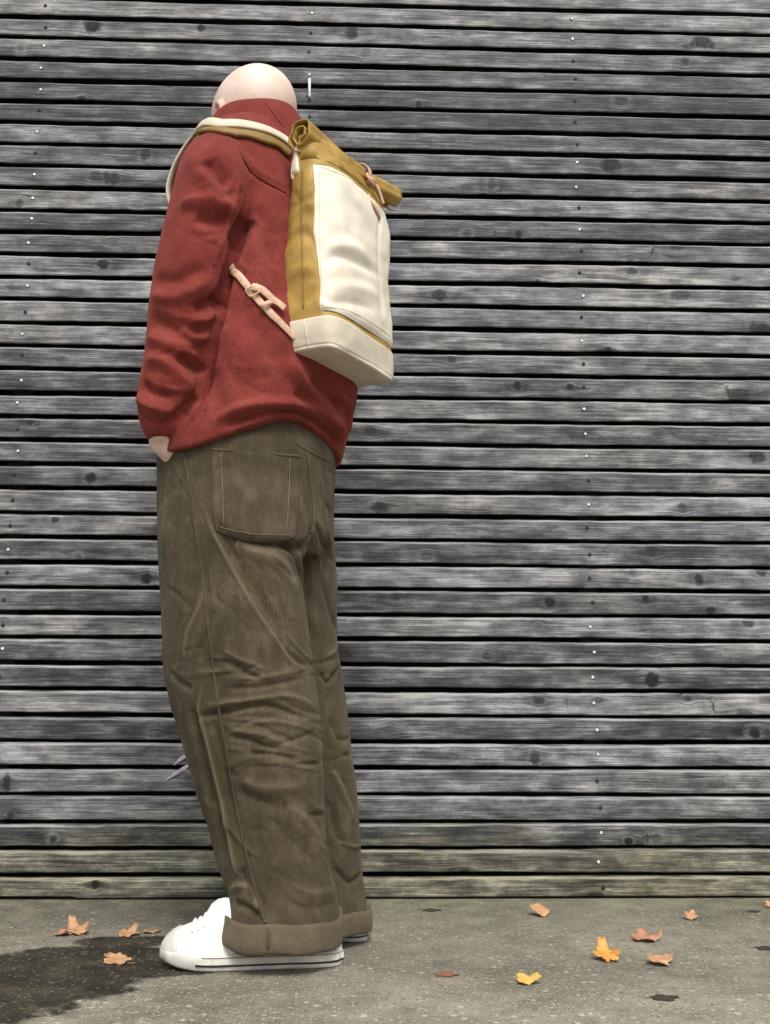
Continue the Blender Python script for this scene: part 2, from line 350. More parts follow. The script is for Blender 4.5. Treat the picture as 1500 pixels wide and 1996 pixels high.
def dens(poly, step=6.0):
    out = []
    for (x0, y0), (x1, y1) in zip(poly[:-1], poly[1:]):
        n = max(1, int(math.hypot(x1 - x0, y1 - y0) / step))
        for i in range(n): out.append((x0 + (x1 - x0) * i / n, y0 + (y1 - y0) * i / n))
    out.append(poly[-1]); return out
def curve_px(poly, n=8):
    return [tuple(p) for p in smoothrows(poly, (len(poly) - 1) * n + 1)] if len(poly) > 2 else poly
def sculpt(me, strokes, sharp=0.3):
    """each stroke: (pixel polyline, radius m, amplitude m); the fold lies where the ray meets the cloth"""
    tree = bvh(me); V = getv(me); N = getn(me); D = np.zeros(len(V)); W = np.zeros(len(V))
    for poly, rad, amp in strokes:
        pts = [hit(tree, *q) for q in dens(curve_px(poly))]
        pts = [p[0] for p in pts if p is not None]
        if len(pts) < 2: continue
        P = np.array(pts); tt = np.linspace(0, 1, len(P)); taper = np.clip(np.minimum(tt, 1 - tt) * 5 + 0.15, 0, 1)
        lo, hi = P.min(0) - rad, P.max(0) + rad
        idx = np.where(np.all((V > lo) & (V < hi), axis=1))[0]
        if not len(idx): continue
        A = V[idx]; best = np.full(len(idx), 9.0); bt = np.zeros(len(idx))
        for i in range(len(P) - 1):
            ab = P[i + 1] - P[i]; L2 = ab.dot(ab) + 1e-12
            u = np.clip((A - P[i]) @ ab / L2, 0, 1); d = np.linalg.norm(A - P[i] - u[:, None] * ab, axis=1)
            m = d < best; best[m] = d[m]; bt[m] = taper[i] * (1 - u[m]) + taper[i + 1] * u[m]
        q = np.clip(best / rad, 0, 1); g = ((1 - sharp) * (1 - q ** 2) ** 2 + sharp * (1 - q) ** 1.6) * bt
        D[idx] += g * amp
        if amp > 0: W[idx] = np.maximum(W[idx], g * min(1, amp / 0.006))
    setv(me, V + N * D[:, None]); return W
def vnoise(P, scale, seed):                 # cheap smooth pseudo-noise: sum of random plane waves
    r = np.random.default_rng(seed); out = np.zeros(len(P))
    for _ in range(14):
        k = r.normal(size=3) * scale; out += np.sin(P @ k + r.uniform(0, 6.28))
    return out / 14 ** 0.5
def fattr(me, name, vals):
    a = me.attributes.new(name, 'FLOAT', 'POINT'); a.data.foreach_set('value', np.asarray(vals, np.float32))
def ribbon(name, P, N, width, thick, mat, parent, round_=0.3, smooth=True):
    """flat band along points P lying on normals N"""
    P = np.asarray(P); N = np.asarray(N); T = np.gradient(P, axis=0); T /= np.linalg.norm(T, axis=1)[:, None] + 1e-12
    w = np.asarray(width) if np.ndim(width) else np.full(len(P), width)
    rings = []
    for p, n, t, ww in zip(P, N, T, w):
        n = n - t * n.dot(t); n /= np.linalg.norm(n) + 1e-12; s = np.cross(t, n); h = ww / 2; b = min(thick * round_, h * 0.5)
        prof = [(-h, 0), (-h, thick - b), (-h + b, thick), (0, thick * 1.05), (h - b, thick), (h, thick - b), (h, 0), (0, -thick * 0.1)]
        rings.append([p + s * x + n * y for x, y in prof])
    o = link(name, tube_mesh(name, rings), mat, None, smooth)
    if parent is not None: adopt(o, parent)
    return o
def px_ribbon(name, tree, poly, width, thick, off, mat, parent, step=8):
    H = [hit(tree, *q) for q in dens(curve_px(poly), step)]; H = [h for h in H if h is not None]
    P = np.array([h[0] + h[1] * off for h in H]); N = np.array([h[1] for h in H])
    for _ in range(2):
        P[1:-1] = (P[:-2] + P[1:-1] * 2 + P[2:]) / 4; N[1:-1] = (N[:-2] + N[1:-1] * 2 + N[2:]) / 4
    return ribbon(name, P, N, width, thick, mat, parent)
def px_patch(name, tree, quad, nu, nv, off, mat, parent, bow=(0, 0, 0, 0)):
    """raised cloth patch: quad = 4 pixel corners (tl, tr, br, bl)"""
    tl, tr, br, bl = [np.array(q, float) for q in quad]; V = []; last = None
    for j in range(nv + 1):
        for i in range(nu + 1):
            u, v = i / nu, j / nv
            q = (tl * (1 - u) + tr * u) * (1 - v) + (bl * (1 - u) + br * u) * v
            q = q + np.array([0, 1]) * (bow[0] * 4 * u * (1 - u) * (1 - v) + bow[1] * 4 * u * (1 - u) * v) + np.array([1, 0]) * (bow[2] * 4 * v * (1 - v) * (1 - u) + bow[3] * 4 * v * (1 - v) * u)
            h = hit(tree, *q)
            if h is None: r_ = tree.find_nearest(Vector(on_y(q[0], q[1], last[0][1] if last else -.58))); h = (np.array(r_[0]), np.array(r_[1]))
            last = h
            e = min(i, nu - i, j, nv - j); o = off if e > 0 else -0.002
            V.append(h[0] + h[1] * o)
    o = link(name, fixn(mesh(name, V, grid_faces(nv + 1, nu + 1, False))), mat); adopt(o, parent) if parent else None
    return o

# ================================================================== SETTING
# ground: one sheet
bm = bmesh.new(); bmesh.ops.create_grid(bm, x_segments=60, y_segments=60, size=30)
me = bpy.data.meshes.new('ground'); bm.to_mesh(me); bm.free()
g = link('ground', me, M['ground']); tag(g, kind='structure')

# ------------------------------------------------------------------ slatted wall
PL = [30,69,111,152,194,236,277,320,363,407,449,492,536,581,627,672,717,764,809,856,903,951,998,1045,1095,1143,1193,1241,1292,1341,1393,1444,1495,1547,1600,1653,1707]
PR = [67,107,147,187,228,267,309,350,392,434,476,518,562,605,650,693,737,783,828,873,918,963,1012,1058,1106,1153,1202,1249,1297,1348,1397,1447,1497,1550,1603,1652,1703]
gaps = sorted((on_y(0, a, 0)[2] + on_y(1500, b, 0)[2]) / 2 for a, b in zip(PL, PR))
while gaps[-1] < 2.75: gaps.append(gaps[-1] + 0.0615)
X0, X1 = -1.75, 1.95
wall = empty('slat_wall', (0.1, 0.0, 0.0)); WLOC[wall.name] = (0.1, 0, 0)
tag(wall, 'weathered grey wall of horizontal wooden slats with black gaps', 'wall')
knots_px = [(180,50,16,14,1,1),(392,55,8,7,1,.6),(283,298,8,14,.8,.5),(187,345,10,10,.6,.3),(222,350,9,12,.8,.4),(200,515,10,9,1,.6),(58,823,5,6,.9,.2),(177,932,9,9,1,.5),
 (107,1012,7,7,.8,.6),(285,1128,9,9,1,.3),(152,1085,6,6,.4,.9),(685,62,12,13,.9,.8),(712,102,8,10,.4,.9),(958,360,7,14,.6,1),(1190,322,17,14,1,.7),(1368,82,18,12,.9,.8),(1335,120,7,7,.8,.6),(1210,197,12,9,.8,.8),
 (815,204,5,5,1,.3),(158,193,5,5,1,.4),(1010,456,6,7,1,.3),(1231,530,9,7,.8,.4),(1228,505,8,6,.5,.9),(1185,683,4,5,1,.2),(1008,751,6,8,1,.3),(1111,754,5,6,1,.2),(1047,552,5,4,1,.2),(1475,890,14,12,.8,.7),
 (1330,990,7,8,.5,.7),(1440,770,18,12,.6,.2),(1072,1174,9,8,1,.5),(1258,1168,6,7,1,.3),(1385,1190,8,6,.9,.4),(1362,1130,7,9,.9,.7),(1484,1117,8,6,.8,.6),(1458,1212,10,9,.8,.5),(1270,1326,12,12,1,1),
 (1050,1366,8,6,.7,.4),(1340,1360,6,7,.7,.4),(1470,1430,9,9,1,1),(1042,1478,7,13,.7,.5),(1490,640,10,9,.9,.6),(1270,1075,9,9,.5,.2),(185,1724,5,5,1,.2),(103,1637,6,5,.8,.8),(12,1525,3,14,.8,.1),
 (855,576,13,10,.8,.7),(1325,575,16,10,.6,.3),(735,990,16,10,.7,.2),(1470,640,10,10,.7,.5),(1450,1395,14,9,.6,.5),(770,1160,9,8,.6,.4),(905,1700,10,4,.7,.1),(1225,1640,4,4,1,.5),(1160,1755-8,12,4,.8,.1),
 (830,1085,9,8,.4,.7),(948,1280,8,7,.5,.5),(720,840,10,8,.6,.4),(910,455,8,8,.5,.9),(40,95,5,12,.3,1),(300,1430,9,9,.3,.8),(20,1590,5,5,.8,.2),(1250,1600,16,10,.4,.1),(880,700,8,7,.6,.3),(1140,430,10,10,.5,.6),(1320,480,14,8,.8,.5)]
kn = []
for px, py, rx, ry, dk, hl in knots_px:
    q = on_y(px, py, 0); mpp = 2.75 / FPX
    kn.append([q[0], q[2], max(rx, 6) * mpp, max(ry, 6) * mpp, dk, hl])
for _ in range(90):    # knots outside the frame and a few faint ones inside
    x = RNG.uniform(X0, X1); z = RNG.uniform(0.02, 2.75); inside = -0.85 < x < 1.05 and z < 2.3
    kn.append([x, z, RNG.uniform(0.006, 0.014), RNG.uniform(0.006, 0.012), RNG.uniform(0.1, 0.45) if inside else RNG.uniform(0.5, 1), RNG.uniform(0.1, 0.6)])
kn = np.array(kn)
colx = [on_y(90, 12, 0)[0], on_y(603, 170, 0)[0], on_y(1128, 410, 0)[0]]
colx = [colx[0] - (colx[2] - colx[0]) / 2] + colx + [colx[2] + (colx[2] - colx[0]) / 2]
def make_screw(mat):
    th = np.linspace(0, 2 * math.pi, 12, endpoint=False); rings = []
    for r, y in ((0.0054, 0.001), (0.0052, -0.0011), (0.0040, -0.0009), (0.0037, -0.0022), (0.0028, -0.0029), (0.0016, -0.0029), (0.0013, -0.0020)):
        rings.append(np.stack([np.cos(th) * r, np.full(12, y), np.sin(th) * r], 1))
    me = tube_mesh('screw', rings); me.materials.append(mat); me.materials.append(M['rust_shade'])
    for p in me.polygons[:24]: p.material_index = 1  # dark ring painted round the head for the shade of a countersink
    return me
scr = [make_screw(M['steel']), make_screw(M['rust_shade'])]
NX = 190
tones = RNG.uniform(0.28, 0.80, len(gaps) + 1)
# light and dark boards where the photograph shows them (index from the bottom)
for i, t in {0: 0.55, 1: 0.45, 2: 0.30, 3: 0.60, 4: 0.70, 5: 0.75, 6: 0.35, 7: 0.85, 8: 0.4, 9: 0.45, 10: 0.75, 11: 0.40, 12: 0.75, 13: 0.45, 14: 0.62, 15: 0.7, 16: 0.45, 17: 0.6, 18: 0.45, 19: 0.62, 20: 0.45, 21: 0.58}.items(): tones[i] = t
for i in range(len(gaps)):
    zb = 0.0045 if i == 0 else gaps[i - 1] + 0.0047
    zt = gaps[i] - 0.0047
    zc = (zb + zt) / 2
    xs = np.linspace(X0, X1, NX); r = np.random.default_rng(100 + i)
    wv = lambda s: sum(np.sin(xs * k + r.uniform(0, 6.28)) * a for k, a in ((2.1, 0.0011), (7, 0.0006), (23, 0.0004), (70, 0.00035)))
    top, bot, bow = wv(0), wv(1), wv(2) * 1.2
    if i == 0: bot = bot * 0.6 + np.where(xs < -0.62, 0.004, 0)
    ch = 0.0075; T = 0.024
    # profile (y,z offset): bottom back, bottom front, front lower, front upper, chamfer top, top back
    prof = [(T, 'b', 0.021), (0.0022, 'b', 0.0), (0.0, 'b', 0.0022), (-0.0006, 'm', 0.0), (0.0, 't', -ch), (0.0012, 't', -ch + 0.0022), (0.0068, 't', -0.0012), (0.0095, 't', 0.0), (T, 't', 0.0)]
    V = []; ed = []
    for j, x in enumerate(xs):
        for y, w, dz in prof:
            z = (zb + bot[j] + dz) if w == 'b' else (zt + top[j] + dz) if w == 't' else (zb + zt) / 2
            V.append((x - 0.1, y + bow[j] * 0.8, z - zc)); ed.append(1.0 if (w == 't' and -ch + 0.001 < dz <= -0.0012) else 0.25 if (w == 't' and dz == 0.0) else 0.0)
    npf = len(prof); Fs = []
    for j in range(NX - 1):
        for k in range(npf):
            a = j * npf + k; b = j * npf + (k + 1) % npf; Fs.append((a, b, b + npf, a + npf))
    Fs.append(tuple(range(npf))); Fs.append(tuple(reversed(range((NX - 1) * npf, NX * npf))))
    me = fixn(mesh('slat', V, Fs)); me.materials.append(M['wood'])
    P = np.array(V); P[:, 0] += 0.1; P[:, 2] += zc
    mine = kn[(kn[:, 1] > zb - 0.002) & (kn[:, 1] < zt + 0.002)]
    if len(mine) == 0: mine = np.array([[9, zc, 0.01, 0.01, 0, 0]])
    dx = (P[:, 0][:, None] - mine[None, :, 0]) / mine[None, :, 2]; dz = (P[:, 2][:, None] - mine[None, :, 1]) / mine[None, :, 3]
    nearest = np.argmin(np.abs(P[:, 0][:, None] - mine[None, :, 0]), 1); rr = np.arange(len(P))
    at = me.attributes.new('knot', 'FLOAT_VECTOR', 'POINT')
    at.data.foreach_set('vector', np.stack([dx[rr, nearest], dz[rr, nearest], np.where(np.abs(dx[rr, nearest]) > 7, 12.0, 0.0)], 1).astype(np.float32).ravel())
    fattr(me, 'knot_dark', mine[nearest, 4]); fattr(me, 'knot_halo', mine[nearest, 5]); fattr(me, 'edge', ed); fattr(me, 'tone', np.full(len(P), tones[i]))
    s = link('slat', me, None, wall, smooth=False); s.location = (0, 0, zc)
    for ci, cx in enumerate(colx):
        if i == 0 and ci != 3: continue
        q = bpy.data.objects.new('screw', scr[0] if r.uniform() < 0.58 else scr[1]); COL.objects.link(q); q.parent = s
        q.location = (cx - 0.1 + r.normal() * 0.0028, 0.0002 + np.interp(cx, xs, bow) * 0.8, r.normal() * 0.0025 + 0.0005); q.rotation_euler = (r.normal() * 0.12, r.uniform(0, 6), r.normal() * 0.12)
def boxmesh(name, x0, x1, y0, y1, z0, z1):
    V = [(x, y, z) for x in (x0, x1) for y in (y0, y1) for z in (z0, z1)]
    return fixn(mesh(name, V, [(0, 1, 3, 2), (4, 5, 7, 6), (0, 1, 5, 4), (2, 3, 7, 6), (0, 2, 6, 4), (1, 3, 7, 5)]))
b = link('gap_shade_sheet', boxmesh('gap_shade_sheet', X0 - 0.1, X1 - 0.1, 0.070, 0.12, 0, 2.78), M['dark'], wall, False)  # added black sheet; its colour stands in for the shade in the gaps
for cx in colx:
    b = link('batten', boxmesh('batten', cx - 0.125, cx - 0.075, 0.026, 0.069, 0.01, 2.77), M['batten'], wall, False)

# ================================================================== MAN
person = empty('person', (-0.08, -0.53, 0)); WLOC[person.name] = (-0.08, -0.53, 0)
tag(person, 'bald person in red wool jacket and baggy olive corduroys facing the slats, hand in pocket', 'person')

# ---- jacket
YT = -0.48
torso, tax = row_rings([(888,306,664,-.50,1.30),(850,308,676,-.50,1.28),(800,318,688,-.495,1.25),(740,324,696,-.49,1.28),(650,334,690,-.485,1.3),(550,345,680,YT,1.35),(460,352,666,YT,1.42),(395,360,655,YT,1.5),
                        (350,368,642,YT,1.6),(320,380,628,-.475,1.7),(295,398,612,-.47,1.72),(272,425,592,-.465,1.5),(250,445,570,-.46,1.2)], 60, 80, 2.35)
slv, sax = row_rings([(272,392,462,-.60,1.0),(290,368,478,-.62,1.0),(325,350,490,-.64,1.0),(370,338,487,-.65,1.0),(430,322,476,-.655,1.0),(480,309,459,-.66,1.0),(530,298,449,-.66,1.0),(590,291,433,-.66,1.0),(640,287,421,-.655,1.0),
                      (700,280,408,-.65,1.0),(755,269,396,-.645,1.0),(790,266,384,-.645,1.0),(830,273,365,-.64,1.0),(856,285,350,-.635,1.0)], 60, 48, 2.1)
thh = np.linspace(0, 2 * math.pi, 80, endpoint=False); dg = np.degrees(np.arctan2(np.sin(thh), -np.cos(thh)))   # 0 = centre back, +90 = his left
lift = 0.046 * np.exp(-((dg - 16) / 34) ** 2) - 0.030 * np.exp(-((dg - 100) / 42) ** 2)
for i in range(22): torso[i, :, 2] += lift * (1 - i / 22) ** 1.3
rsh = tax[44] - LT * 0.17 + FW * 0.02
rarm = limb([rsh + UP * 0.03, rsh + np.array([0.015, 0.03, -0.14]) - LT * 0.05, rsh + np.array([-0.01, 0.03, -0.30]) - LT * 0.06 , rsh + np.array([0, 0, -0.46]) - LT * 0.05 + FW * 0.06, rsh + np.array([0, 0, -0.56]) - LT * 0.03 + FW * 0.10], [0.072, 0.072, 0.068, 0.062, 0.058], 28)
jm = remesh('jacket', [torso, slv, rarm], 0.0040, 5, 0.5)
V = getv(jm); N = getn(jm)
setv(jm, V + N * (vnoise(V, 16, 1) * 0.0022 + vnoise(V, 45, 2) * 0.0007)[:, None])
J = []
gr = lambda poly, r, a: J.append((poly, r, a * 1.45))
gr([(492,352),(488,400),(474,440),(460,482),(448,520),(434,575),(421,640),(409,700),(396,755),(384,790)], .017, -.017)
gr([(462,486),(448,524),(434,578),(421,642),(409,702),(396,757),(382,800),(366,835)], .008, -.008)
gr([(490,420),(470,452),(455,480)], .028, -.016)
gr([(488,338),(492,380),(490,430)], .012, .005)
gr([(400,314),(420,335),(446,362)], .030, -.012); gr([(372,300),(400,345),(430,390)], .032, .009)
gr([(380,420),(410,430),(448,428)], .024, -.011); gr([(352,400),(400,392),(455,405)], .024, .009)
gr([(470,350),(455,400),(440,450),(425,500)], .010, .0045)
gr([(500,400),(520,470),(540,520)], .03, -.006)
gr([(300,545),(340,548),(400,520)], .022, -.006); gr([(296,575),(345,580),(410,545)], .020, .006)
gr([(380,600),(405,592),(428,574)], .018, -.012); gr([(372,626),(400,622),(424,606)], .014, .008)
gr([(292,620),(335,640),(385,655)], .026, -.009); gr([(288,655),(330,672),(370,690)], .022, .007)
gr([(345,690),(372,710),(395,724)], .020, -.012); gr([(350,640),(385,660),(412,652)], .014, .008)
gr([(284,700),(320,705),(350,735),(378,760)], .022, .008); gr([(276,748),(300,765),(335,770)], .016, -.010); gr([(268,775),(295,792),(340,800)], .018, .009)
gr([(330,815),(355,800),(380,768)], .016, -.009); gr([(282,820),(320,825),(362,815)], .012, -.004)
gr([(440,828),(470,818),(500,809),(540,803),(590,812),(630,836),(654,866)], .012, -.009)
gr([(420,822),(460,800),(530,786),(600,794),(648,828),(668,860)], .018, .010)
gr([(560,700),(585,735),(612,768),(650,812),(668,850)], .030, .010); gr([(575,760),(600,790),(640,820)], .024, -.006)
gr([(600,735),(640,770),(665,800)], .030, -.010); gr([(660,770),(678,800),(672,850)], .016, .008); gr([(700,748),(690,790),(682,820)], .010, -.006)
gr([(430,640),(470,680),(500,740)], .040, .006); gr([(440,580),(500,640),(560,720)], .035, -.005); gr([(412,720),(420,770),(440,800)], .03, -.006)
gr([(455,285),(478,318),(488,334),(512,352),(556,376)], .005, -.0035); gr([(462,276),(488,315),(500,332),(520,343),(558,362)], .010, .0022)
gr([(530,420),(548,520),(545,600)], .03, -.007)
rw = np.random.default_rng(5)
for _ in range(26):                     # small creases along the sleeve
    y = rw.uniform(360, 830); x0 = np.interp(y, [360, 600, 830], [345, 295, 285]); x1 = np.interp(y, [360, 600, 830], [470, 425, 360])
    xa = rw.uniform(x0 + 8, x1 - 25); ln = rw.uniform(25, 70); sl = rw.uniform(-.5, .6)
    J.append(([(xa, y), (xa + ln * .5, y + ln * sl * .5 + rw.normal() * 3), (min(xa + ln, x1 - 4), y + ln * sl)], rw.uniform(.006, .013), rw.choice([-1, 1]) * rw.uniform(.0012, .0032)))
for _ in range(16):
    x, y = rw.uniform(430, 540), rw.uniform(480, 790); a = rw.uniform(.3, 1.3); ln = rw.uniform(25, 60)
    J.append(([(x, y), (x + ln * math.cos(a), y + ln * math.sin(a))], rw.uniform(.008, .016), rw.choice([-1, 1]) * rw.uniform(.001, .0025)))
sculpt(jm, J, .45)
jacket = link('jacket', jm, M['wool']); adopt(jacket, person)
jtree = bvh(jm)
# seams and hem facing
px_ribbon('armhole_seam', jtree, [(470,338),(462,380),(450,420),(432,470),(415,520)], .0028, .0013, .0004, M['wool'], jacket)
px_ribbon('yoke_seam', jtree, [(462,284),(480,318),(492,336),(514,352),(556,375)], .0032, .0014, .0004, M['wool'], jacket)
px_ribbon('side_seam', jtree, [(412,690),(405,760),(400,800)], .0028, .0012, .0004, M['wool'], jacket)

# ---- collar: standing band round the neck
def ring_row(py, xl, xr, Y, k=1.0, nc=72):
    r, a = row_rings([(py, xl, xr, Y, k)] * 2, 2, nc, 2.0); return r[0]
cb0 = ring_row(318, 396, 610, -.462, 1.08); cb1 = ring_row(285, 394, 600, -.455, 1.05); ct0 = ring_row(243, 397, 588, -.445, 1.0)
th = np.linspace(0, 2 * math.pi, 72, endpoint=False)
for c_, amp in ((ct0, 1.0), (cb1, 0.5)):     # nape higher, throat lower
    c_[:, 2] += amp * (-0.012 - 0.030 * np.clip(np.cos(th), 0, 1) + 0.022 * np.clip(-np.cos(th), 0, 1) + 0.003 * np.sin(5 * th))
cen = ct0.mean(0)
inn = lambda c_, d: c_ - (c_ - c_.mean(0)) / np.linalg.norm(c_ - c_.mean(0), axis=1)[:, None] * d
mid = (cb1 + ct0) / 2 + (ct0 - ct0.mean(0)) * 0.02
collar_r = [cb0, cb1, mid, (ct0 * 0.85 + mid * 0.15), ct0 - UP * 0.0025, inn(ct0, .0035) + UP * 0.001, inn(ct0, .0075) - UP * 0.0025, inn(mid, .008), inn(cb1, .009), inn(cb0, .012)]
R = []
for a, b_ in zip(collar_r[:-1], collar_r[1:]):
    for u in np.linspace(0, 1, 4, endpoint=False): R.append(a * (1 - u) + b_ * u)
R.append(collar_r[-1])
cm = tube_mesh('collar', R, cap=False); Vc = getv(cm); setv(cm, Vc + getn(cm) * (vnoise(Vc, 40, 5) * 0.0012)[:, None])
collar = link('collar', cm, M['wool']); adopt(collar, jacket); ctree = bvh(cm)
px_ribbon('collar_seam', ctree, [(516,200),(528,215),(540,232),(552,246)], .003, .0012, .0003, M['wool'], jacket, 5)

# ---- trousers
pel, pax = row_rings([(790,372,600,-.490,1.0),(835,352,622,-.49,1.0),(872,318,645,-.493,1.08),(895,305,654,-.497,1.16),(950,305,652,-.50,1.2),(1000,305,650,-.505,1.16),(1045,310,648,-.51,1.1),(1085,345,625,-.51,1.0)], 30, 72, 2.3)
ll, lax = row_rings([(940,325,585,-.565,.9),(1000,308,600,-.575,.85),(1050,306,600,-.585,.8),(1100,308,592,-.59,.76),(1150,311,590,-.592,.76),(1250,316,604,-.60,.76),(1300,318,610,-.60,.76),(1370,330,619,-.605,.76),(1460,355,627,-.61,.76),(1580,386,635,-.617,.76),
                    (1640,406,639,-.62,.76),(1720,436,649,-.628,.85),(1750,446,657,-.634,.92),(1812,440,664,-.64,1.0)], 60, 56, 2.1)
rl, rax = row_rings([(940,400,640,-.43,.9),(1000,385,646,-.42,.82),(1060,392,651,-.415,.78),(1150,402,658,-.412,.76),(1250,408,657,-.41,.76),(1320,418,668,-.41,.76),(1400,430,680,-.412,.76),(1500,448,689,-.416,.76),(1600,472,700,-.42,.78),
                    (1690,498,704,-.43,.8),(1750,512,711,-.435,.82),(1795,512,716,-.437,.86)], 60, 56, 2.1)
tm = remesh('trousers', [pel, ll, rl], 0.0031, 9, 0.5)
V = getv(tm); N = getn(tm)
dn = np.clip((0.75 - V[:, 2]) / 0.5, 0.2, 1)
setv(tm, V + N * ((vnoise(V * [1, 1, 0.7], 18, 3) * 0.0022 + vnoise(V * [1, 1, 1.6], 40, 4) * 0.0009) * dn)[:, None])
S = []
gt = lambda poly, r, a: S.append((poly, r * (.9 if a < 0 else .8), a * (1.0 if a < 0 else .75)))
gt([(452,1046),(500,1058),(545,1062),(578,1068),(600,1062)], .018, -.012); gt([(545,1056),(572,1072),(584,1110),(590,1150)], .014, -.012)
gt([(470,1070),(530,1085),(560,1110),(580,1160)], .026, .008)
gt([(596,890),(604,950),(612,1010),(600,1050),(585,1070)], .010, -.006); gt([(575,900),(585,960),(585,1010)], .014, .004); gt([(624,920),(632,980),(640,1040),(650,1080)], .012, .005)
gt([(615,1020),(630,1060),(655,1100)], .014, -.008); gt([(590,1075),(600,1180),(606,1260)], .018, -.009)
gt([(392,985),(416,1040),(438,1082),(490,1174),(562,1282),(590,1308)], .010, .0065); gt([(410,1000),(455,1080),(508,1170),(575,1270)], .022, -.008)
gt([(360,905),(372,980),(385,1060),(398,1180)], .010, .003); gt([(330,920),(320,990),(316,1080)], .016, .004); gt([(352,960),(340,1040),(335,1130)], .025, -.004)
gt([(400,1150),(385,1190),(364,1240),(357,1290)], .012, .006); gt([(415,1190),(398,1240),(385,1290)], .016, -.007); gt([(352,1190),(342,1250),(336,1310)], .016, -.005)
gt([(330,1310),(350,1330),(375,1345)], .012, -.006)
gt([(432,1284),(470,1305),(508,1324)], .010, -.008); gt([(430,1265),(480,1290),(520,1305)], .010, .005)
gt([(545,1240),(565,1275),(600,1300)], .010, -.006); gt([(560,1235),(585,1268),(608,1290)], .008, .005)
gt([(380,1398),(440,1388),(520,1376),(600,1402)], .011, -.008); gt([(400,1376),(470,1366),(560,1356),(612,1376)], .011, .006)
gt([(440,1342),(510,1338),(590,1322)], .010, -.006); gt([(450,1322),(530,1318),(600,1300)], .009, .004); gt([(470,1410),(540,1406),(615,1425)], .010, .005)
gt([(446,1436),(480,1440),(515,1454),(546,1460)], .008, -.0075); gt([(450,1424),(500,1430),(552,1446)], .008, .004)
gt([(486,1470),(530,1470),(582,1481)], .007, -.006); gt([(540,1452),(580,1440),(612,1425)], .008, -.004); gt([(575,1492),(625,1488)], .007, -.005); gt([(500,1484),(560,1490),(620,1500)], .010, .004)
gt([(396,1330),(387,1385),(400,1432),(418,1504),(438,1592),(455,1680),(460,1705)], .009, .008); gt([(372,1380),(384,1430),(402,1510),(424,1600),(440,1670)], .020, -.011)
gt([(412,1400),(425,1450),(440,1520),(462,1610)], .016, -.006); gt([(350,1420),(372,1500),(398,1590)], .016, .005)
gt([(460,1540),(500,1560),(560,1580)], .020, -.006); gt([(470,1520),(520,1535),(600,1530)], .022, .005); gt([(560,1570),(600,1600),(635,1660)], .018, .005); gt([(520,1590),(570,1640),(630,1690)], .030, -.007)
gt([(600,1590),(632,1586)], .008, -.005); gt([(470,1690),(480,1730),(520,1770)], .016, -.007); gt([(448,1738),(470,1725),(495,1745),(500,1775)], .014, .008); gt([(455,1760),(478,1768),(505,1790)], .012, -.010)
gt([(560,1720),(610,1740),(655,1730)], .016, .004); gt([(550,1750),(600,1770),(655,1760)], .016, -.004)
gt([(625,1310),(640,1330),(662,1300)], .010, -.008); gt([(632,1280),(650,1270),(658,1250)], .012, .005); gt([(625,1130),(640,1180),(655,1230)], .016, -.005)
gt([(640,1400),(660,1440),(682,1440)], .012, -.006); gt([(645,1500),(668,1540),(690,1600)], .014, .007); gt([(640,1560),(655,1620),(680,1660)], .020, -.010); gt([(660,1640),(690,1650),(704,1640)], .010, .006); gt([(650,1690),(680,1720),(705,1705)], .012, -.008)
rw = np.random.default_rng(6)
def rnd_fold(n, ya, yb, amin, amax, lmin, lmax, rr, aa):
    for _ in range(n):
        y = rw.uniform(ya, yb); x0 = np.interp(y, [880, 1300, 1460, 1720], [312, 324, 362, 442]); x1 = np.interp(y, [880, 1100, 1300, 1720], [645, 660, 665, 700])
        x = rw.uniform(x0, x1 - 20); a = rw.uniform(amin, amax); ln = rw.uniform(lmin, lmax)
        e = (x + ln * math.cos(a), y + ln * math.sin(a)); m_ = (x + ln * .5 * math.cos(a) + rw.normal() * 2, y + ln * .5 * math.sin(a) + rw.normal() * 5)
        sg = rw.choice([-1, -1, 1]); S.append(([(x, y), m_, e], rw.uniform(*rr), sg * rw.uniform(*aa)))
rnd_fold(36, 1270, 1510, -.35, .40, 30, 110, (.005, .010), (.0012, .0034))
rnd_fold(24, 900, 1270, .6, 1.5, 30, 110, (.005, .010), (.001, .003))
rnd_fold(16, 1520, 1760, .3, 1.4, 30, 110, (.007, .014), (.0010, .0026))
W = sculpt(tm, S, .75)
V = getv(tm)
def axis_at(ax, z, c): o = np.argsort(ax[:, 2]); return np.interp(z, ax[o, 2], ax[o, c])
lc = np.stack([axis_at(lax, V[:, 2], 0), axis_at(lax, V[:, 2], 1)], 1); rc = np.stack([axis_at(rax, V[:, 2], 0), axis_at(rax, V[:, 2], 1)], 1)
dl = np.linalg.norm((V[:, :2] - lc), axis=1); dr = np.linalg.norm((V[:, :2] - rc), axis=1)
isl = dl < dr; c_ = np.where(isl[:, None], lc, rc); d_ = V[:, :2] - c_
fattr(tm, 'wale', np.arctan2(d_[:, 0], -d_[:, 1]) * 0.125); fattr(tm, 'wear', np.clip(W, 0, 1))
trousers = link('trousers', tm, M['cord']); adopt(trousers, person)
ttree = bvh(tm)
pk = px_patch('back_pocket', ttree, [(410,871),(585,884),(574,1050),(418,1036)], 48, 48, .0052, M['cord'], trousers, (3, 14, -2, 3))
pmz = pk.data; PV = getv(pmz); fattr(pmz, 'wale', np.tile(np.linspace(0, .165, 49), 49)); fattr(pmz, 'wear', np.clip(vnoise(PV, 60, 8) * 0.25 + 0.15, 0, 1))
ptree = bvh(pmz)
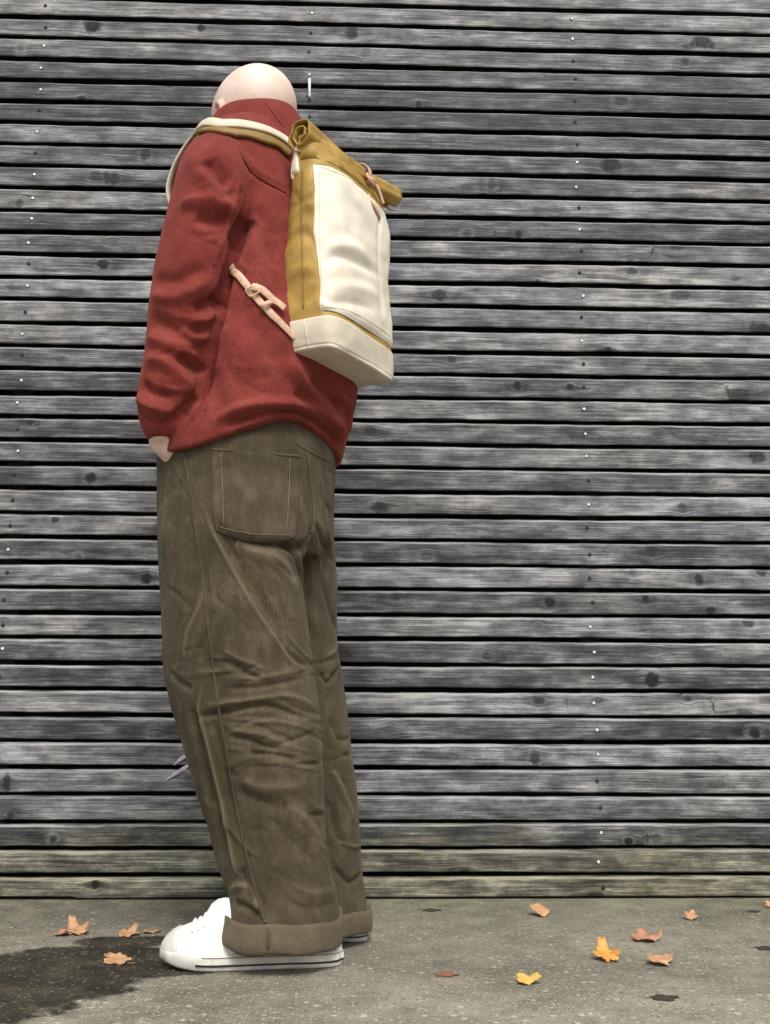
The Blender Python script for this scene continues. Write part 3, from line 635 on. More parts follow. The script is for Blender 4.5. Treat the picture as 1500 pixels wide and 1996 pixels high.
for nm, poly in (('pocket_hem', [(412,876),(500,882),(583,890)]), ('pocket_stitching', [(430,884),(434,960),(436,1030)]), ('pocket_stitching', [(428,1028),(495,1041),(566,1043)]), ('pocket_stitching', [(564,895),(562,970),(558,1040)])):
    px_ribbon(nm, ptree, poly, .0035 if nm == 'pocket_hem' else .0016, .0012, .0002, M['cordflat'] if nm == 'pocket_hem' else M['thread'], pk, 6)
rp = px_patch('back_pocket', ttree, [(628,912),(652,922),(643,1000),(632,985)], 8, 10, .003, M['cordflat'], trousers)
px_ribbon('side_seam', ttree, [(358,885),(372,960),(384,1050),(396,1130),(408,1240),(425,1370),(444,1480),(462,1580),(484,1680),(505,1760),(518,1800)], .0045, .0022, .0002, M['cordflat'], trousers)
px_ribbon('seat_seam', ttree, [(598,880),(605,940),(612,1000),(606,1040)], .005, .0010, .0002, M['cordflat'], trousers)
px_ribbon('yoke_seam', ttree, [(575,862),(600,878),(630,893),(653,905)], .005, .0010, .0002, M['cordflat'], trousers)
# turned-up cuffs
def cuff(rows, seam):
    r, a = row_rings(rows, 7, 72, 2.1)
    r = r.copy(); nrm = (r - r.mean(1, keepdims=True)); nrm /= np.linalg.norm(nrm, axis=2, keepdims=True)
    t2 = np.linspace(0, 2 * math.pi, 72, endpoint=False); w = 0.0022 * np.sin(3 * t2 + 1) + 0.0012 * np.sin(7 * t2) 
    r[:, :, 2] += w[None] * 1.5 + (0.008 * np.clip(np.cos(t2), -1, 1) - .006 * np.clip(np.sin(t2), -1, 1))[None]
    fl = [inn(r[0], .010) - UP * .002, inn(r[0], .004) + UP * .001, r[0], *r[1:-1], r[-1], inn(r[-1], .004) - UP * .003, inn(r[-1], .010) + UP * .002, inn(r[-1], .012) + UP * 0.03]
    me = tube_mesh('cuff', fl, cap=False); Vq = getv(me); setv(me, Vq + getn(me) * (vnoise(Vq, 45, 9) * .0013)[:, None])
    V_ = getv(me); cc = V_.mean(0); fattr(me, 'wale', np.arctan2(V_[:, 0] - cc[0], -(V_[:, 1] - cc[1])) * 0.11); fattr(me, 'wear', np.full(len(V_), 0.62))
    o = link('cuff', me, M['cord']); adopt(o, trousers)
    if seam: px_ribbon('cuff_seam', bvh(me), seam, .006, .0012, .0004, M['cordflat'], trousers, 5)
    return o
cuff([(1774,433,668,-.638,1.0),(1794,429,668,-.642,1.0),(1814,426,667,-.645,1.0),(1827,427,666,-.645,1.0)], [(521,1808),(524,1830),(522,1848)])
cuff([(1758,498,724,-.437,.86),(1774,497,727,-.437,.88),(1788,496,727,-.437,.9),(1796,496,726,-.437,.9)], None)

# ---- body under the clothes: one continuous skin
HF = unit((-0.60, 0.80, 0)); HL = np.cross(UP, HF)          # the head turns further to the wall
tilt = math.radians(24)
HFd = HF * math.cos(tilt) - UP * math.sin(tilt); HU = HF * math.sin(tilt) + UP * math.cos(tilt)
RH = np.stack([HFd, HL, HU], 1)
HC = on_y(495, 230, -.452)
hp = lambda f, l, u: HC + HFd * f + HL * l + HU * u
parts = [blob(hp(-.004, 0, .012), (.107, .0885, .096), RH, 40), blob(hp(.035, 0, -.035), (.066, .064, .085), RH, 32), blob(hp(.055, 0, -.085), (.040, .045, .034), RH, 24),
         blob(hp(.088, 0, .015), (.012, .055, .02), RH), blob(hp(.100, 0, -.022), (.016, .012, .026), RH), blob(hp(.108, 0, -.037), (.014, .015, .011), RH),
         blob(hp(.094, 0, -.066), (.010, .024, .006), RH), blob(hp(.092, 0, -.077), (.010, .021, .006), RH),
         blob(hp(.086, .031, .000), (.012, .014, .010), RH), blob(hp(.086, -.031, .000), (.012, .014, .010), RH)]
for s in (1, -1):
    e = []
    for a in np.linspace(0, 2 * math.pi, 14, endpoint=False): e.append(hp(.004 + .016 * math.cos(a), s * (.087 + .005 * (1 - math.cos(a)) * 0.9), -.030 + .030 * math.sin(a)))
    e.append(e[0]); parts.append(limb(e, [.0055] * 15, 10, 2)); parts.append(blob(hp(.006, s * .084, -.032), (.016, .006, .026), RH))
nb = (cb0.mean(0)) + np.array([0, 0, -0.06])
parts.append(limb([nb, nb * 0.5 + hp(-.02, 0, -.06) * 0.5, hp(-.012, 0, -.03)], [.066, .060, .062], 28))
tx = lambda i: tax[i]
parts.append(limb([tx(0) + UP * 0.0, tx(14), tx(28), tx(40), nb], [.095, .085, .09, .075, .05], 32))
lsh = sax[10] ; elb = sax[32]; wr = sax[56]
parts.append(limb([tx(42), lsh, sax[20], elb, sax[46], wr], [.07, .05, .045, .038, .033, .028], 20))
parts.append(limb([tx(42), rsh, rsh + np.array([0.015, 0.03, -0.14]) - LT * 0.05, rsh + np.array([-0.01, 0.03, -0.30]) - LT * 0.06, rsh + np.array([0, 0, -0.52]) - LT * 0.04 + FW * 0.08], [.06, .05, .045, .038, .03], 20))
for ax in (lax, rax): parts.append(limb([tx(2), ax[4], ax[30], ax[50], ax[59] - UP * 0.03], [.10, .085, .058, .045, .038], 24))
# left hand sliding into the front pocket
hp_ = hit(ttree, 352, 930)[0]; w0 = on_y(317, 842, -.625); k0 = on_y(324, 868, (hp_[1] - .59) / 2); p1 = hp_ + np.array([.020, .070, .012])
parts.append(limb([w0, on_y(317, 858, -.612), k0, p1], [.0265, .0265, .0255, .023], 24))
for o_ in (-.010, .004, .014):            # tendons and thumb mound on the back of the hand
    e_ = unit(CAM - w0) * .0215 + np.array([o_, 0, 0]); parts.append(limb([w0 + e_ * .95, k0 + e_ * .98, p1 + e_ * .8], [.0045, .0055, .005], 8, 4))
dirp = unit(p1 - k0); side = unit(np.cross(dirp, LT))
for q, (o_, ln, rr) in enumerate(((-.027, .058, .0085), (-.009, .070, .009), (.009, .074, .009), (.026, .064, .0088))):
    b0 = p1 + side * o_ * .75; parts.append(limb([b0, b0 + dirp * ln * .45 - LT * .004, b0 + dirp * ln * .8 - LT * .014, b0 + dirp * ln - LT * .024], [rr, rr, rr * .9, rr * .8], 10, 3))
tb = p1 + np.array([-.004, -.004, 0]); parts.append(limb([p1 - dirp * .01, tb + dirp * 0.012, tb - UP * .030, tb - UP * .050], [.013, .012, .0105, .009], 10, 3))
bmm = remesh('body', parts, 0.0036, 5, 0.5)
V = getv(bmm); hl = (V - HC) @ RH
bl = np.exp(-((hl[:, 0] - .006) ** 2 + (hl[:, 2] + .030) ** 2) / .0009) * np.clip((np.abs(hl[:, 1]) - .078) / .012, 0, 1)  # ears painted redder, as if lit by red bounce off the collar
bl = np.maximum(bl, 0.8 * np.exp(-((hl[:, 0] - .10) ** 2 / .0004 + hl[:, 1] ** 2 / .0007 + (hl[:, 2] + .071) ** 2 / .00009)))
fattr(bmm, 'blush_bounce', np.where(V[:, 2] > 1.4, np.clip(bl, 0, 1), 0.22))
body = link('body', bmm, M['skin']); adopt(body, person)

# ---- shoes
def shoe(heel, toe, mirror, name='shoe'):
    heel = np.array(heel); toe = np.array(toe); d = toe - heel; Ln = np.linalg.norm(d); d = d / Ln; s = np.array([-d[1], d[0], 0]) * mirror   # s: outer side
    def half(t):      # outline half widths (outer, inner)
        o = np.interp(t, [0, .02, .06, .15, .3, .5, .68, .8, .9, .96, .99, 1], [.004, .018, .027, .034, .036, .044, .052, .050, .040, .026, .012, .003])
        i = np.interp(t, [0, .02, .06, .15, .3, .5, .68, .8, .9, .96, .99, 1], [.004, .018, .027, .033, .031, .034, .046, .047, .041, .028, .014, .003])
        return o, i
    ts = (1 - np.cos(np.linspace(0, math.pi, 44))) / 2
    def outline(grow, z, toe_up=0.0):
        P = [heel + d * (Ln * t + (-grow if t == 0 else grow if t == 1 else 0)) + s * (half(t)[0] + grow) + UP * (z + toe_up * max(0, t - .72) ** 2 * 9) for t in ts]
        P += [heel + d * (Ln * t + (-grow if t == 0 else grow if t == 1 else 0)) - s * (half(t)[1] + grow) + UP * (z + toe_up * max(0, t - .72) ** 2 * 9) for t in ts[::-1]]
        return np.array(P)
    up = []                                   # upper: arches over the foot
    for t in ts:
        o, i = half(t); o -= .003; i -= .003
        h = np.interp(t, [0, .02, .08, .2, .4, .55, .64, .70, .735, .765, .80, .85, .90, .94, .975, .99, 1], [.05, .070, .08, .085, .095, .105, .112, .108, .099, .079, .074, .069, .064, .057, .046, .038, .028])
        A = []
        for a in np.linspace(-0.12, math.pi + 0.12, 26):
            c = math.cos(a); sn = math.sin(a); ex = 0.72
            w = (o if c > 0 else i) * abs(c) ** ex * (1 if c > 0 else -1); zz = .018 + (h - .018) * max(sn, -.15) ** 0.8 if sn > 0 else .018 + sn * .03
            nar = np.interp(t, [0, .3, .5, .66, .74, .8, 1], [.35, .55, .68, .68, .42, .08, .0]) * max(0, sn) ** 1.5
            A.append(heel + d * Ln * t + s * w * (1 - nar) + UP * zz)
        up.append(A)
    um = tube_mesh('upper', up); Vq = getv(um); setv(um, Vq + getn(um) * (vnoise(Vq, 60, 12) * .0009)[:, None])
    root = link(name, um, M['shoe']); adopt(root, person)
    sm_ = tube_mesh('sole', [outline(-.012, .0005, .02), outline(-.002, .001, .02), outline(0, .004, .02), outline(.0015, .014, .014), outline(.001, .024, .006), outline(-.001, .0275, .004), outline(-.008, .028, .004)])
    so = link('sole', sm_, M['rubber']); adopt(so, root)
    def strip(nm, z0, z1, g, mat, tmax):
        sel = [j for j, t in enumerate(ts) if t <= tmax]
        a, b_ = outline(g, z0, .02), outline(g, z1, .02); n2 = len(a); idx = [n2 - 1 - j for j in sel[::-1]] + sel
        P0, P1 = a[idx], b_[idx]; a2, b2 = outline(g - .003, z0, .02)[idx], outline(g - .003, z1, .02)[idx]
        o = link(nm, tube_mesh(nm, np.stack([P0, P1, b2, a2], 1)), mat, None, False); adopt(o, root)
    strip('stripe', .0085, .0115, .0024, M['navy'], .80); strip('stripe', .0225, .0235, .0022, M['thread'], .78)
    strip('foxing', .0125, .0215, .0030, M['rubber'], .81)
    # rubber toe cap
    tc = []
    for t, A in zip(ts, up):
        if t > .875: tc.append([p + (p - (heel + d * Ln * .8 + UP * .01)) / np.linalg.norm(p - (heel + d * Ln * .8 + UP * .01)) * .0022 for p in A])
    if len(tc) > 2:
        o = link('toe_bumper', tube_mesh('toe_bumper', tc), M['rubber']); adopt(o, root)
    # laces across the throat
    for t in (.755, .79, .825):
        j = int(np.argmin(abs(ts - t))); A = np.array(up[j])[7:19] + UP * .0022
        o = link('lace', tube_mesh('lace', limb(A[::2], [.0026] * len(A[::2]), 8, 3)), M['shoe']); adopt(o, root)
    return root
shoe((-.006, -.642, 0), (-.316, -.650, 0), 1)
shoe((.040, -.452, 0), (-.240, -.345, 0), -1)

# ================================================================== BACKPACK
BN = -FW; BW = -LT                            # outward from his back, and along the width (near side to far side)
ZB = 1.100
cb = sum(on_z(*q, ZB) for q in ((570, 695), (662, 677), (772, 738), (668, 748))) / 4
rn, rf = on_z(592, 264, 1.548), on_z(762, 381, 1.548)
ctop = (rn + rf) / 2; ZTOP = 1.548
pack = empty('backpack', tuple(cb)); WLOC[pack.name] = tuple(cb)
tag(pack, 'ochre and cream canvas roll-top backpack with leather straps, worn on the red jacket', 'backpack')
NU, NV = 120, 56
def bag_ring(v):
    hw = np.interp(v, [0, .05, .2, .5, .8, 1], [.122, .128, .136, .141, .145, .148]); hd = np.interp(v, [0, .06, .25, .5, .75, .9, 1], [.066, .068, .070, .069, .062, .052, .036])
    ex = np.interp(v, [0, .15, .5, 1], [9.0, 5.0, 3.2, 2.6])
    c = cb * (1 - v) + ctop * v; c = c - BN * (.012 + .006 * v) - BW * .006; z = ZB + (ZTOP - .012 - ZB) * v
    th = np.linspace(0, 2 * math.pi, NU, endpoint=False) + 1e-4
    x = np.sign(np.cos(th)) * np.abs(np.cos(th)) ** (2 / ex) * hd; y = np.sign(np.sin(th)) * np.abs(np.sin(th)) ** (2 / ex) * hw
    P = c + x[:, None] * BN + y[:, None] * BW; P[:, 2] = z
    P[:, 2] += -0.010 * math.exp(-v * 12) * (np.cos(th) * 0.3)
    return P
vs = np.linspace(0, 1, NV); S0 = np.array([bag_ring(v) for v in vs])
flat = S0.reshape(-1, 3)
wr_ = (vnoise(flat, 34, 21) * .0030 + vnoise(flat, 80, 22) * .0012).reshape(NV, NU)
cen = S0.mean(1, keepdims=True); out = S0 - cen; out /= np.linalg.norm(out, axis=2, keepdims=True)
front_w = np.clip(1.2 - np.cos(np.linspace(0, 2 * math.pi, NU, endpoint=False)) * 1.6, 0.1, 1)[None]
S0 = S0 + out * (wr_ * front_w * np.interp(vs, [0, .1, .3, 1], [.3, .6, 1, .8])[:, None])[:, :, None]
tq = np.linspace(0, 2 * math.pi, NU, endpoint=False)
mask = np.clip((np.cos(tq) - .25) / .2, 0, 1)[None] * np.clip(np.minimum(vs - .15, .87 - vs) / .03, 0, 1)[:, None]
S1 = S0 - out * (mask * .012)[:, :, None]         # cloth pulled in behind the front panel
bmsh = tube_mesh('bag_body', [S1[0].mean(0) + (S1[0] - S1[0].mean(0)) * .97 + UP * .003] + list(S1))
sculpt(bmsh, [([(566,470),(585,450),(610,470)], .014, -.006), ([(566,430),(590,400),(612,405)], .012, .005), ([(568,372),(590,395),(608,380)], .010, -.005), ([(570,540),(590,520),(612,530)], .014, .005)])
bag = link('bag_body', bmsh, M['gold']); adopt(bag, pack)
# cream front panel: part of the bag surface, a few millimetres proud
ang = np.linspace(0, 2 * math.pi, NU, endpoint=False)
def patch(name, u0, u1, v0f, v1f, off, mat, nu=90, nv=44, wr=0.0, parent=pack, strokes=None):
    Ss = S0; V = []
    def samp(th, v):
        fu = (th % (2 * math.pi)) / (2 * math.pi) * NU; iu = int(fu) % NU; a = fu - int(fu); fv = np.clip(v, 0, 1) * (NV - 1); iv = min(int(fv), NV - 2); b_ = fv - iv
        f = lambda X: (X[iv, iu] * (1 - a) + X[iv, (iu + 1) % NU] * a) * (1 - b_) + (X[iv + 1, iu] * (1 - a) + X[iv + 1, (iu + 1) % NU] * a) * b_
        return f(Ss), f(out)
    for j in range(nv + 1):
        for i in range(nu + 1):
            th = u0 + (u1 - u0) * i / nu; v = v0f(th) + (v1f(th) - v0f(th)) * j / nv
            p, n = samp(th, v); e = min(i, nu - i, j, nv - j)
            V.append(p + n * (off if e > 0 else -.0015))
    me = fixn(mesh(name, V, grid_faces(nv + 1, nu + 1, False)))
    if wr: Vq = getv(me); setv(me, Vq + getn(me) * (vnoise(Vq, 24, 31) * wr + vnoise(Vq, 60, 32) * wr * .4)[:, None])
    if strokes: sculpt(me, strokes)
    o = link(name, me, mat); adopt(o, parent); return o
fp = patch('front_panel', -math.radians(76), math.radians(76), lambda t: .158, lambda t: .875, .0032, M['cream'], wr=.0022, strokes=[
    ([(632,512),(660,498),(690,508),(720,522),(740,535)], .018, -.007), ([(640,480),(680,478),(715,495)], .022, .006), ([(628,575),(650,588),(690,590),(730,602)], .014, -.006), ([(640,560),(690,560),(735,572)], .018, .005),
    ([(742,400),(738,480),(742,560),(745,620)], .012, -.004), ([(650,340),(690,380),(720,430)], .03, .004)])
M['beige'] = mat_canvas('beige_canvas', (0.56, 0.49, 0.37), (0.66, 0.595, 0.475), 0.35, 0.75)
bs = patch('base', math.pi, 3 * math.pi * 0.9999, lambda t: 0.0, lambda t: .135, .0035, M['beige'], 120, 16, .0016)
# underside
ub = S0[0] + out[0] * .004; c0 = ub.mean(0)
rg = [c0 + (ub - c0) * f - UP * (.004 + .006 * (1 - f ** 3)) for f in (1.0, .97, .8, .5, .2, .05)]
rg.insert(0, ub + UP * .004)
um = tube_mesh('underside', rg, cap=True); o = link('underside', um, M['beige']); adopt(o, pack)
bagtree = bvh(bmsh); bstree = bvh(bs.data); fptree = bvh(fp.data)
for poly in ([(622,330),(622,420),(624,520),(628,596)], [(630,598),(670,603),(705,618),(740,640),(760,656)], [(738,420),(740,500),(742,560),(746,632)], [(622,324),(660,338),(690,352)]):
    px_ribbon('stitching', fptree, poly, .0014, .0007, .0002, M['beige'], fp, 6)
px_ribbon('base_seam', bstree, [(594,628),(597,650),(602,676)], .0022, .0012, .0008, M['cream'], pack, 5)
px_ribbon('side_seam', bagtree, [(590,330),(588,420),(590,520),(592,600)], .0026, .0013, .0020, M['golddark'], pack, 6)
# roll top: a spiral of cloth
def roll():
    ax = rf - rn; Ln = np.linalg.norm(ax); ax = ax / Ln; up_ = UP; sd_ = np.cross(ax, up_)
    n = 90; turns = 2.05; outer = []; inner = []
    for i in range(n):
        a = i / (n - 1) * turns * 2 * math.pi; r = .0080 + .0225 * i / (n - 1); r *= 1 + .12 * math.sin(2 * a + 1.2) + .06 * math.sin(5 * a)
        ph = math.radians(250) + a
        outer.append((r * math.cos(ph), r * math.sin(ph))); inner.append(((r - .0022) * math.cos(ph), (r - .0022) * math.sin(ph)))
    prof = outer + inner[::-1]; rings = []
    for t in np.linspace(0, 1, 40):
        c = rn + ax * (-.012 + (Ln + .030) * t) + UP * (-.012 * math.sin(math.pi * t)) ; sc_ = 1.06 - .22 * t + .04 * math.sin(t * 17)
        sq = 1.0
        rings.append([c + sd_ * x * sc_ * 1.08 + up_ * y * sc_ * .95 for x, y in prof])
    me = tube_mesh('roll_top', rings, cap=False); nc = len(prof)
    Vq = getv(me); setv(me, Vq + np.array([[0, 0, 1]]) * (vnoise(Vq, 38, 41) * .0024)[:, None])
    fs = [tuple(p.vertices) for p in me.polygons]; V_ = getv(me)
    for k0_ in (0, 39 * nc):
        for i in range(n - 1): fs.append((k0_ + i, k0_ + i + 1, k0_ + nc - 2 - i, k0_ + nc - 1 - i))
    me2 = fixn(mesh('roll_top', V_, fs)); bpy.data.meshes.remove(me)
    o = link('roll_top', me2, M['gold']); adopt(o, pack); return o
rt = roll(); rtree = bvh(rt.data)
# throat cloth between body and roll
thr = []
for v, k_ in ((.90, 1.0), (.95, 1.0), (1.0, 1.0)): thr.append(bag_ring(v) + UP * .0)
thr.append(bag_ring(1.0) + UP * .014 - BN * .002)
o = link('throat', tube_mesh('throat', thr), M['gold']); adopt(o, pack)
# leather closure strap over the roll, with loop and tail
def strap3(name, pts, width, thick, mat, nrm, parent=pack, sub=8):
    P = smoothrows(pts, (len(pts) - 1) * sub + 1); Nn = smoothrows(nrm, (len(pts) - 1) * sub + 1); return ribbon(name, P, Nn, width, thick, mat, parent)
mroll = rn * .40 + rf * .60 + UP * -.010
sp_, nn_ = [], []
for a in np.linspace(-60, 215, 12):
    a = math.radians(a); n_ = BN * math.cos(a) + UP * math.sin(a); sp_.append(mroll + n_ * .0275); nn_.append(n_)
tail = [hit(fptree, *q) for q in ((700, 352), (712, 372), (726, 400), (738, 425))]
tail = [h for h in tail if h is not None]
strap3('closure_strap', ([h[0] + h[1] * .002 for h in tail[::-1]] if tail else []) + sp_, .011, .0026, M['leather'], ([h[1] for h in tail[::-1]] if tail else []) + nn_)
lp = []
for a in np.linspace(0, 2 * math.pi, 14): lp.append(mroll + BN * (.030 + .006 * math.sin(a)) + BW * .014 * math.cos(a) - UP * (.012 + .012 * math.sin(a)))
o = link('strap_loop', tube_mesh('strap_loop', limb(lp, [.003] * 14, 8, 3)), M['leather']); adopt(o, pack)
strap3('strap_tail', [mroll + BN * .030 - UP * .006 + BW * .006, mroll + BN * .040 - UP * .030 + BW * .014, mroll + BN * .046 - UP * .060 + BW * .026], .009, .0022, M['leather'], [BN, BN, BN])
kp = []
for a in np.linspace(0, 2 * math.pi, 17): kp.append(mroll + BN * (.032 + .006 * math.sin(a)) - UP * (.014 + .004 * math.sin(a)) + BW * (.004 + .012 * math.cos(a)))
strap3('strap_keeper', kp, .008, .002, M['leather'], [unit(p - (mroll + BN * .032 - UP * .014)) for p in kp], pack, 3)
# shoulder strap: cream webbing over an ochre padded lining
def strap_path(dy):
    Pn = []
    for q in ((562, 292), (548, 279), (525, 266), (500, 258), (470, 252), (446, 250), (428, 252)):
        h = hit(jtree, q[0], q[1] + dy)
        for e in range(1, 40):
            if h is not None: break
            h = hit(jtree, q[0], q[1] + dy + e)
        Pn.append(h)
    for q in ((397, 254), (364, 282), (343, 318), (331, 352), (325, 388)):     # the front run down the chest, beside the arm's outline
        d = ray(*q); ax_ = tax[44]; t_ = (0.150 - (CAM - ax_) @ LT) / (d @ LT); p_ = CAM + d * t_
        r_ = jtree.find_nearest(Vector(p_)); n0 = np.array(r_[0])
        n_ = unit(unit(np.array(r_[1])) + FW * .6); Pn.append((p_ - n_ * .006, n_))
    w = Pn[-1][0]
    for k_ in (1, 2, 3):
        r_ = jtree.find_nearest(Vector(w - FW * .004 * k_ + LT * .006 * k_ - UP * .055 * k_)); Pn.append((np.array(r_[0]), unit(np.array(r_[1]) + FW)))
    P = smoothrows([p for p, n in Pn], 80); N = smoothrows([n for p, n in Pn], 80)
    for _ in range(14):
        P[1:-1] = (P[:-2] + 2 * P[1:-1] + P[2:]) / 4; N[1:-1] = (N[:-2] + 2 * N[1:-1] + N[2:]) / 4
        for i_ in range(len(P)):              # keep the band outside the cloth
            r_ = jtree.find_nearest(Vector(P[i_])); c_, m_ = np.array(r_[0]), np.array(r_[1])
            if (P[i_] - c_) @ m_ < 0: P[i_] = c_ + m_ * .001; N[i_] = unit(N[i_] + m_)
    return P, N / np.linalg.norm(N, axis=1)[:, None]
P, N = strap_path(0)
oo = np.interp(np.linspace(0, 1, 80), [0, .45, .6, 1], [.010, .009, .003, .002])[:, None]
ss = ribbon('shoulder_strap', P + N * oo, N, np.interp(np.linspace(0, 1, 80), [0, .45, .65, 1], [.026, .024, .025, .025]), .0048, M['beige'], pack)
P, N = strap_path(9); P = P[:42]; N = N[:42]
ribbon('strap_lining', P + N * .002, N, .032 + .004 * np.sin(np.linspace(0, 22, 42)), .007, M['golddark'], pack)
# the far strap over the right shoulder
P2 = []; 
for k_, (l_, f_, z_) in enumerate(((-.085, -.16, 1.50), (-.085, -.10, 1.56), (-.09, -.02, 1.60), (-.10, .06, 1.58), (-.11, .12, 1.50), (-.115, .14, 1.40), (-.12, .13, 1.28))):
    w = tax[44] * [1, 1, 0] + LT * l_ + FW * f_ + UP * z_; r_ = jtree.find_nearest(Vector(w)); P2.append((np.array(r_[0]), np.array(r_[1])))
P = smoothrows([p for p, n in P2], 50); N = smoothrows([n for p, n in P2], 50)
for _ in range(6): P[1:-1] = (P[:-2] + 2 * P[1:-1] + P[2:]) / 4; N[1:-1] = (N[:-2] + 2 * N[1:-1] + N[2:]) / 4
ribbon('shoulder_strap', P + N * .006, N, .048, .006, M['cream'], pack)
# cream corner reinforcement where the strap is sewn in
cp = px_patch('corner_patch', bagtree, [(558,276),(580,276),(584,336),(558,352)], 10, 14, .004, M['cream'], pack)
# lower leather strap with buckle
px_ribbon('lower_strap', jtree, [(446,519),(462,535),(484,562),(505,590),(530,616),(553,640),(572,660)], .0145, .0022, .004, M['leather'], pack)
us = px_ribbon('strap_end', jtree, [(490,564),(508,570),(525,586),(550,607)], .0150, .0022, .0105, M['leather'], pack)
h = hit(jtree, 493, 571)
if h:
    t_ = unit(hit(jtree, 503, 585)[0] - hit(jtree, 484, 560)[0]); n_ = h[1]; s_ = np.cross(t_, n_)
    lpp = [h[0] + n_ * .011 + s_ * a * .0125 + t_ * b_ * .008 for a, b_ in ((-1, -1), (0, -1.1), (1, -1), (1.1, 0), (1, 1), (0, 1.1), (-1, 1), (-1.1, 0), (-1, -1))]
    o = link('buckle', tube_mesh('buckle', limb(lpp, [.0017] * 9, 8, 4)), M['brass']); adopt(o, pack)
    h2 = hit(jtree, 516, 599); c_ = h2[0] + h2[1] * .012; n_ = h2[1]; s_ = np.cross(t_, n_); s_ /= np.linalg.norm(s_)
    kp = [c_ - n_ * .003 + s_ * .0105 * math.cos(a) + n_ * .0055 * math.sin(a) for a in np.linspace(0, 2 * math.pi, 17)]
    strap3('strap_keeper', kp, .008, .002, M['leather'], [unit(p - c_) for p in kp], pack, 3)

# ================================================================== SMALL THINGS
LEAFM = {'tan': mat_leaf('tan_leaf', (0.36, 0.185, 0.085), (0.53, 0.31, 0.16), (0.2, 0.08, 0.04)), 'orange': mat_leaf('orange_leaf', (0.50, 0.21, 0.035), (0.66, 0.34, 0.07), (0.28, 0.10, 0.03)),
         'yellow': mat_leaf('yellow_leaf', (0.50, 0.31, 0.06), (0.62, 0.43, 0.11), (0.3, 0.16, 0.05)), 'red': mat_leaf('russet_leaf', (0.20, 0.085, 0.055), (0.28, 0.13, 0.09), (0.1, 0.04, 0.03)),
         'brown': mat_leaf('brown_leaf', (0.33, 0.15, 0.085), (0.46, 0.23, 0.135), (0.16, 0.07, 0.04)), 'dark': mat_leaf('dark_wet_leaf', (0.030, 0.024, 0.017), (0.055, 0.045, 0.03), (0.02, 0.015, 0.01))}
def leaf(px, py, size, rotz, col, label, name='fallen_leaf', curl=1.0, lobes=5, tiltx=0.0, group=None, seed=0):
    size *= 1.18; tiltx *= .8; curl *= .7
    r = np.random.default_rng(seed + int(px)); n = 60; V = []; Fs = []
    th = np.linspace(-math.pi, math.pi, n, endpoint=False); R_ = []
    for a in th:
        lob = abs(math.cos(lobes * a / 2)) ** 0.7 * 0.42 + 0.58; tooth = 1 + .07 * math.sin(a * 17 + r.uniform(-.4, .4))
        R_.append(lob * tooth * (0.80 + 0.20 * math.cos(a)) * (1 + .12 * math.sin(a + seed)))
    rings = 6
    for k in range(rings + 1):
        for a, rr in zip(th, R_):
            f = k / rings; x, y = math.cos(a) * rr * f, math.sin(a) * rr * f * 0.82
            z = curl * (.22 * y * y + .30 * max(0, abs(x) - .35) ** 2 * 1.6 + .10 * math.sin(x * 4 + seed) * f + .06 * math.sin(5 * a + seed) * f * f) + .05
            V.append((x, y, z))
    for k in range(rings):
        for j in range(n):
            a, b_ = k * n + j, k * n + (j + 1) % n; Fs.append((a, b_, b_ + n, a + n))
    m_ = len(V); V2 = [(x, y, z - .016) for x, y, z in V]; V += V2
    Fs += [tuple(q + m_ for q in reversed(f)) for f in Fs]
    for j in range(n):
        a, b_ = rings * n + j, rings * n + (j + 1) % n; Fs.append((a, b_, b_ + m_, a + m_))
    zmin = min(v[2] for v in V)
    cr_, sr_ = math.cos(rotz), math.sin(rotz); V = [(x * cr_ - y * sr_, x * sr_ + y * cr_, z * (.25 if col == 'dark' else 1)) for x, y, z in V]
    ct, st = math.cos(tiltx), math.sin(tiltx); V = [(x, y * ct - z * st, y * st + z * ct) for x, y, z in V]; zmin = min(v[2] for v in V)
    V = [(x * size, y * size, (z - zmin) * size) for x, y, z in V]
    bm = bmesh.new(); bm.from_mesh(fixn(mesh(name, V, Fs))); bmesh.ops.remove_doubles(bm, verts=bm.verts, dist=1e-6)
    me = bpy.data.meshes.new(name); bm.to_mesh(me); bm.free()
    o = link(name, me, LEAFM[col]); q = on_z(px, py, 0.0); o.location = (q[0], q[1], 0.0012); 
    stem = [(-.55 * size, 0, .03 * size), (-.9 * size, .05 * size, .05 * size), (-1.15 * size, .12 * size, .10 * size)]
    s_ = link('stem', tube_mesh('stem', limb([(x * cr_ - y * sr_, x * sr_ + y * cr_, z) for x, y, z in stem], [.02 * size, .016 * size, .012 * size], 6, 3)), LEAFM[col], o)
    tag(o, label, 'leaf', group); return o
leaf(118, 1824, .021, .4, 'brown', 'small brown leaf lying against a bigger curled leaf at the wet patch edge', curl=1.2, seed=1)
leaf(152, 1821, .029, 2.2, 'tan', 'bigger curled tan leaf of the touching pair on the wet patch edge', curl=1.6, seed=2, tiltx=.45)
leaf(247, 1824, .026, 1.2, 'tan', 'tan lobed leaf beside a slim leaf at the wet patch, near the shoe', curl=1.2, seed=3, tiltx=.35)
leaf(291, 1818, .020, .2, 'tan', 'slim pale leaf resting between the white shoe toe and a tan leaf', curl=.8, lobes=3, seed=4)
leaf(231, 1876, .030, 2.6, 'tan', 'pale star-shaped leaf lying in the middle of the dark wet patch', curl=1.0, seed=5, tiltx=.2)
leaf(1056, 1785, .025, 2.5, 'tan', 'pinkish folded leaf lying near the wall foot by itself', curl=1.4, lobes=3, seed=6, tiltx=.5)
leaf(1346, 1793, .017, 1.0, 'tan', 'small tan lobed leaf close to the wall foot', curl=1.2, seed=7, tiltx=.5)
leaf(1250, 1834, .031, .1, 'brown', 'brownish curled leaf behind the large orange leaf', curl=1.4, seed=8, tiltx=.3)
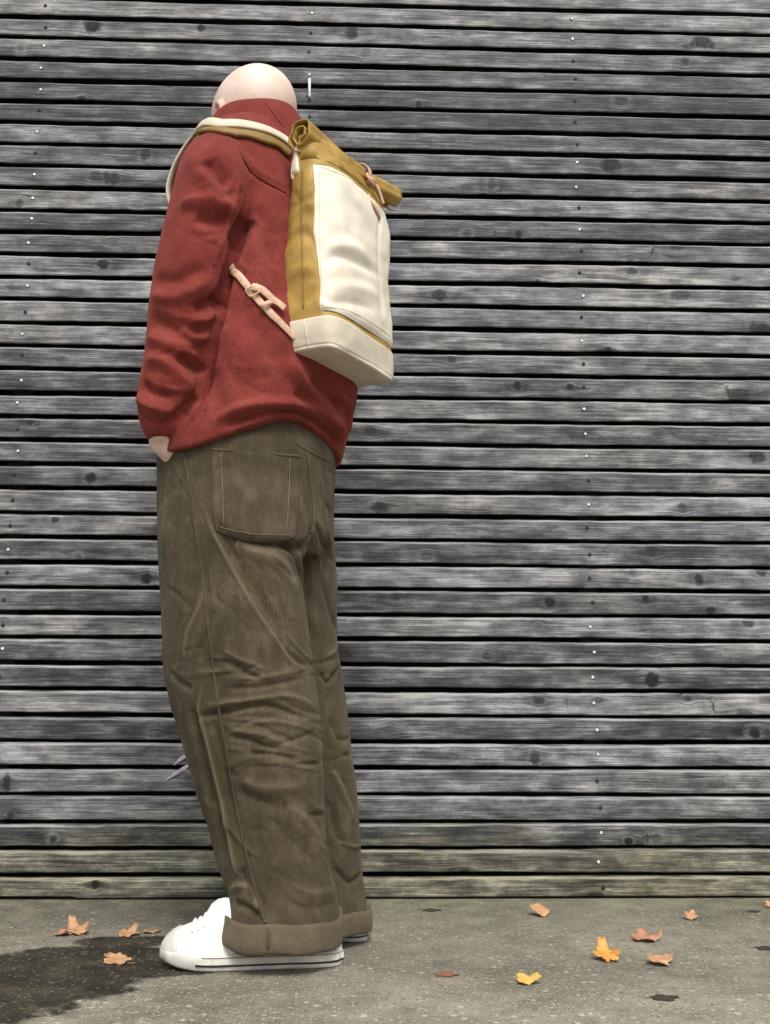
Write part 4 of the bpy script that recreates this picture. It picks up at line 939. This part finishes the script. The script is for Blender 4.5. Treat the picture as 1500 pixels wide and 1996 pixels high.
leaf(1183, 1872, .031, 1.7, 'orange', 'largest leaf, bright orange and lobed, on the dry asphalt', curl=1.5, seed=9, tiltx=.5)
leaf(1280, 1879, .029, .2, 'tan', 'tan two-lobed leaf in front of the brownish curled leaf', curl=1.5, lobes=4, seed=10, tiltx=.3)
leaf(1025, 1917, .023, .0, 'yellow', 'small yellow leaf with a dark underside tip on bare asphalt', curl=1.3, lobes=3, seed=11, tiltx=.35)
leaf(866, 1901, .023, .0, 'red', 'flat russet leaf pressed onto the asphalt behind the heels of the shoes', curl=.2, lobes=5, seed=12)
leaf(1500, 1768, .015, .5, 'tan', 'tiny tan leaf tucked against the wall foot', curl=1.2, seed=13, tiltx=.4)
leaf(835, 1775, .022, .1, 'dark', 'dark decayed leaf scrap lying close along the wall foot, beside the trouser cuffs', 'leaf_scrap', .2, 5, seed=14)
leaf(1286, 1946, .024, .2, 'dark', 'dark decayed leaf scrap alone on pale asphalt in front of the tan leaves', 'leaf_scrap', .15, 5, seed=15)
leaf(1490, 1849, .026, .1, 'dark', 'dark narrow leaf scrap on asphalt level with the orange leaf', 'leaf_scrap', .15, 5, seed=16)
leaf(1467, 1777, .017, .1, 'dark', 'dark leaf scrap beside the tiny tan leaf at the wall foot', 'leaf_scrap', .2, 5, seed=17)
# white plastic hook in the slats
hk = [on_y(603, y, 0) + np.array([0, yy, 0]) for y, yy in ((158, -.006), (163, -.008), (172, -.009), (182, -.009), (190, -.006))]
o = link('cable_clip', tube_mesh('cable_clip', limb(hk, [.0045, .0042, .0035, .0034, .0045], 12, 5)), M['whitepl']); o_loc = Vector(hk[0])
tag(o, 'small white plastic peg spanning a slat gap beside the bald head', 'clip')
# pale dry blades stuck in the slats behind the leg
for pts, lab in (([(362,1474),(352,1480),(338,1492)], 'upper pale grey dry blade poking from the slats beside the trouser leg'), ([(368,1492),(345,1506),(320,1522)], 'lower, longer pale grey dry blade poking from the slats beside the trouser leg')):
    P = smoothrows([on_y(x, y, 0) + np.array([0, -.005 + .002 * i, 0]) for i, (x, y) in enumerate(pts)], 14)
    o = ribbon('dry_blade', P, np.tile([[0.1, -1, .35]], (14, 1)), np.interp(np.linspace(0, 1, 14), [0, .25, .6, 1], [.006, .010, .008, .001]), .0008, M['grey'], None); tag(o, lab, 'grass blade')
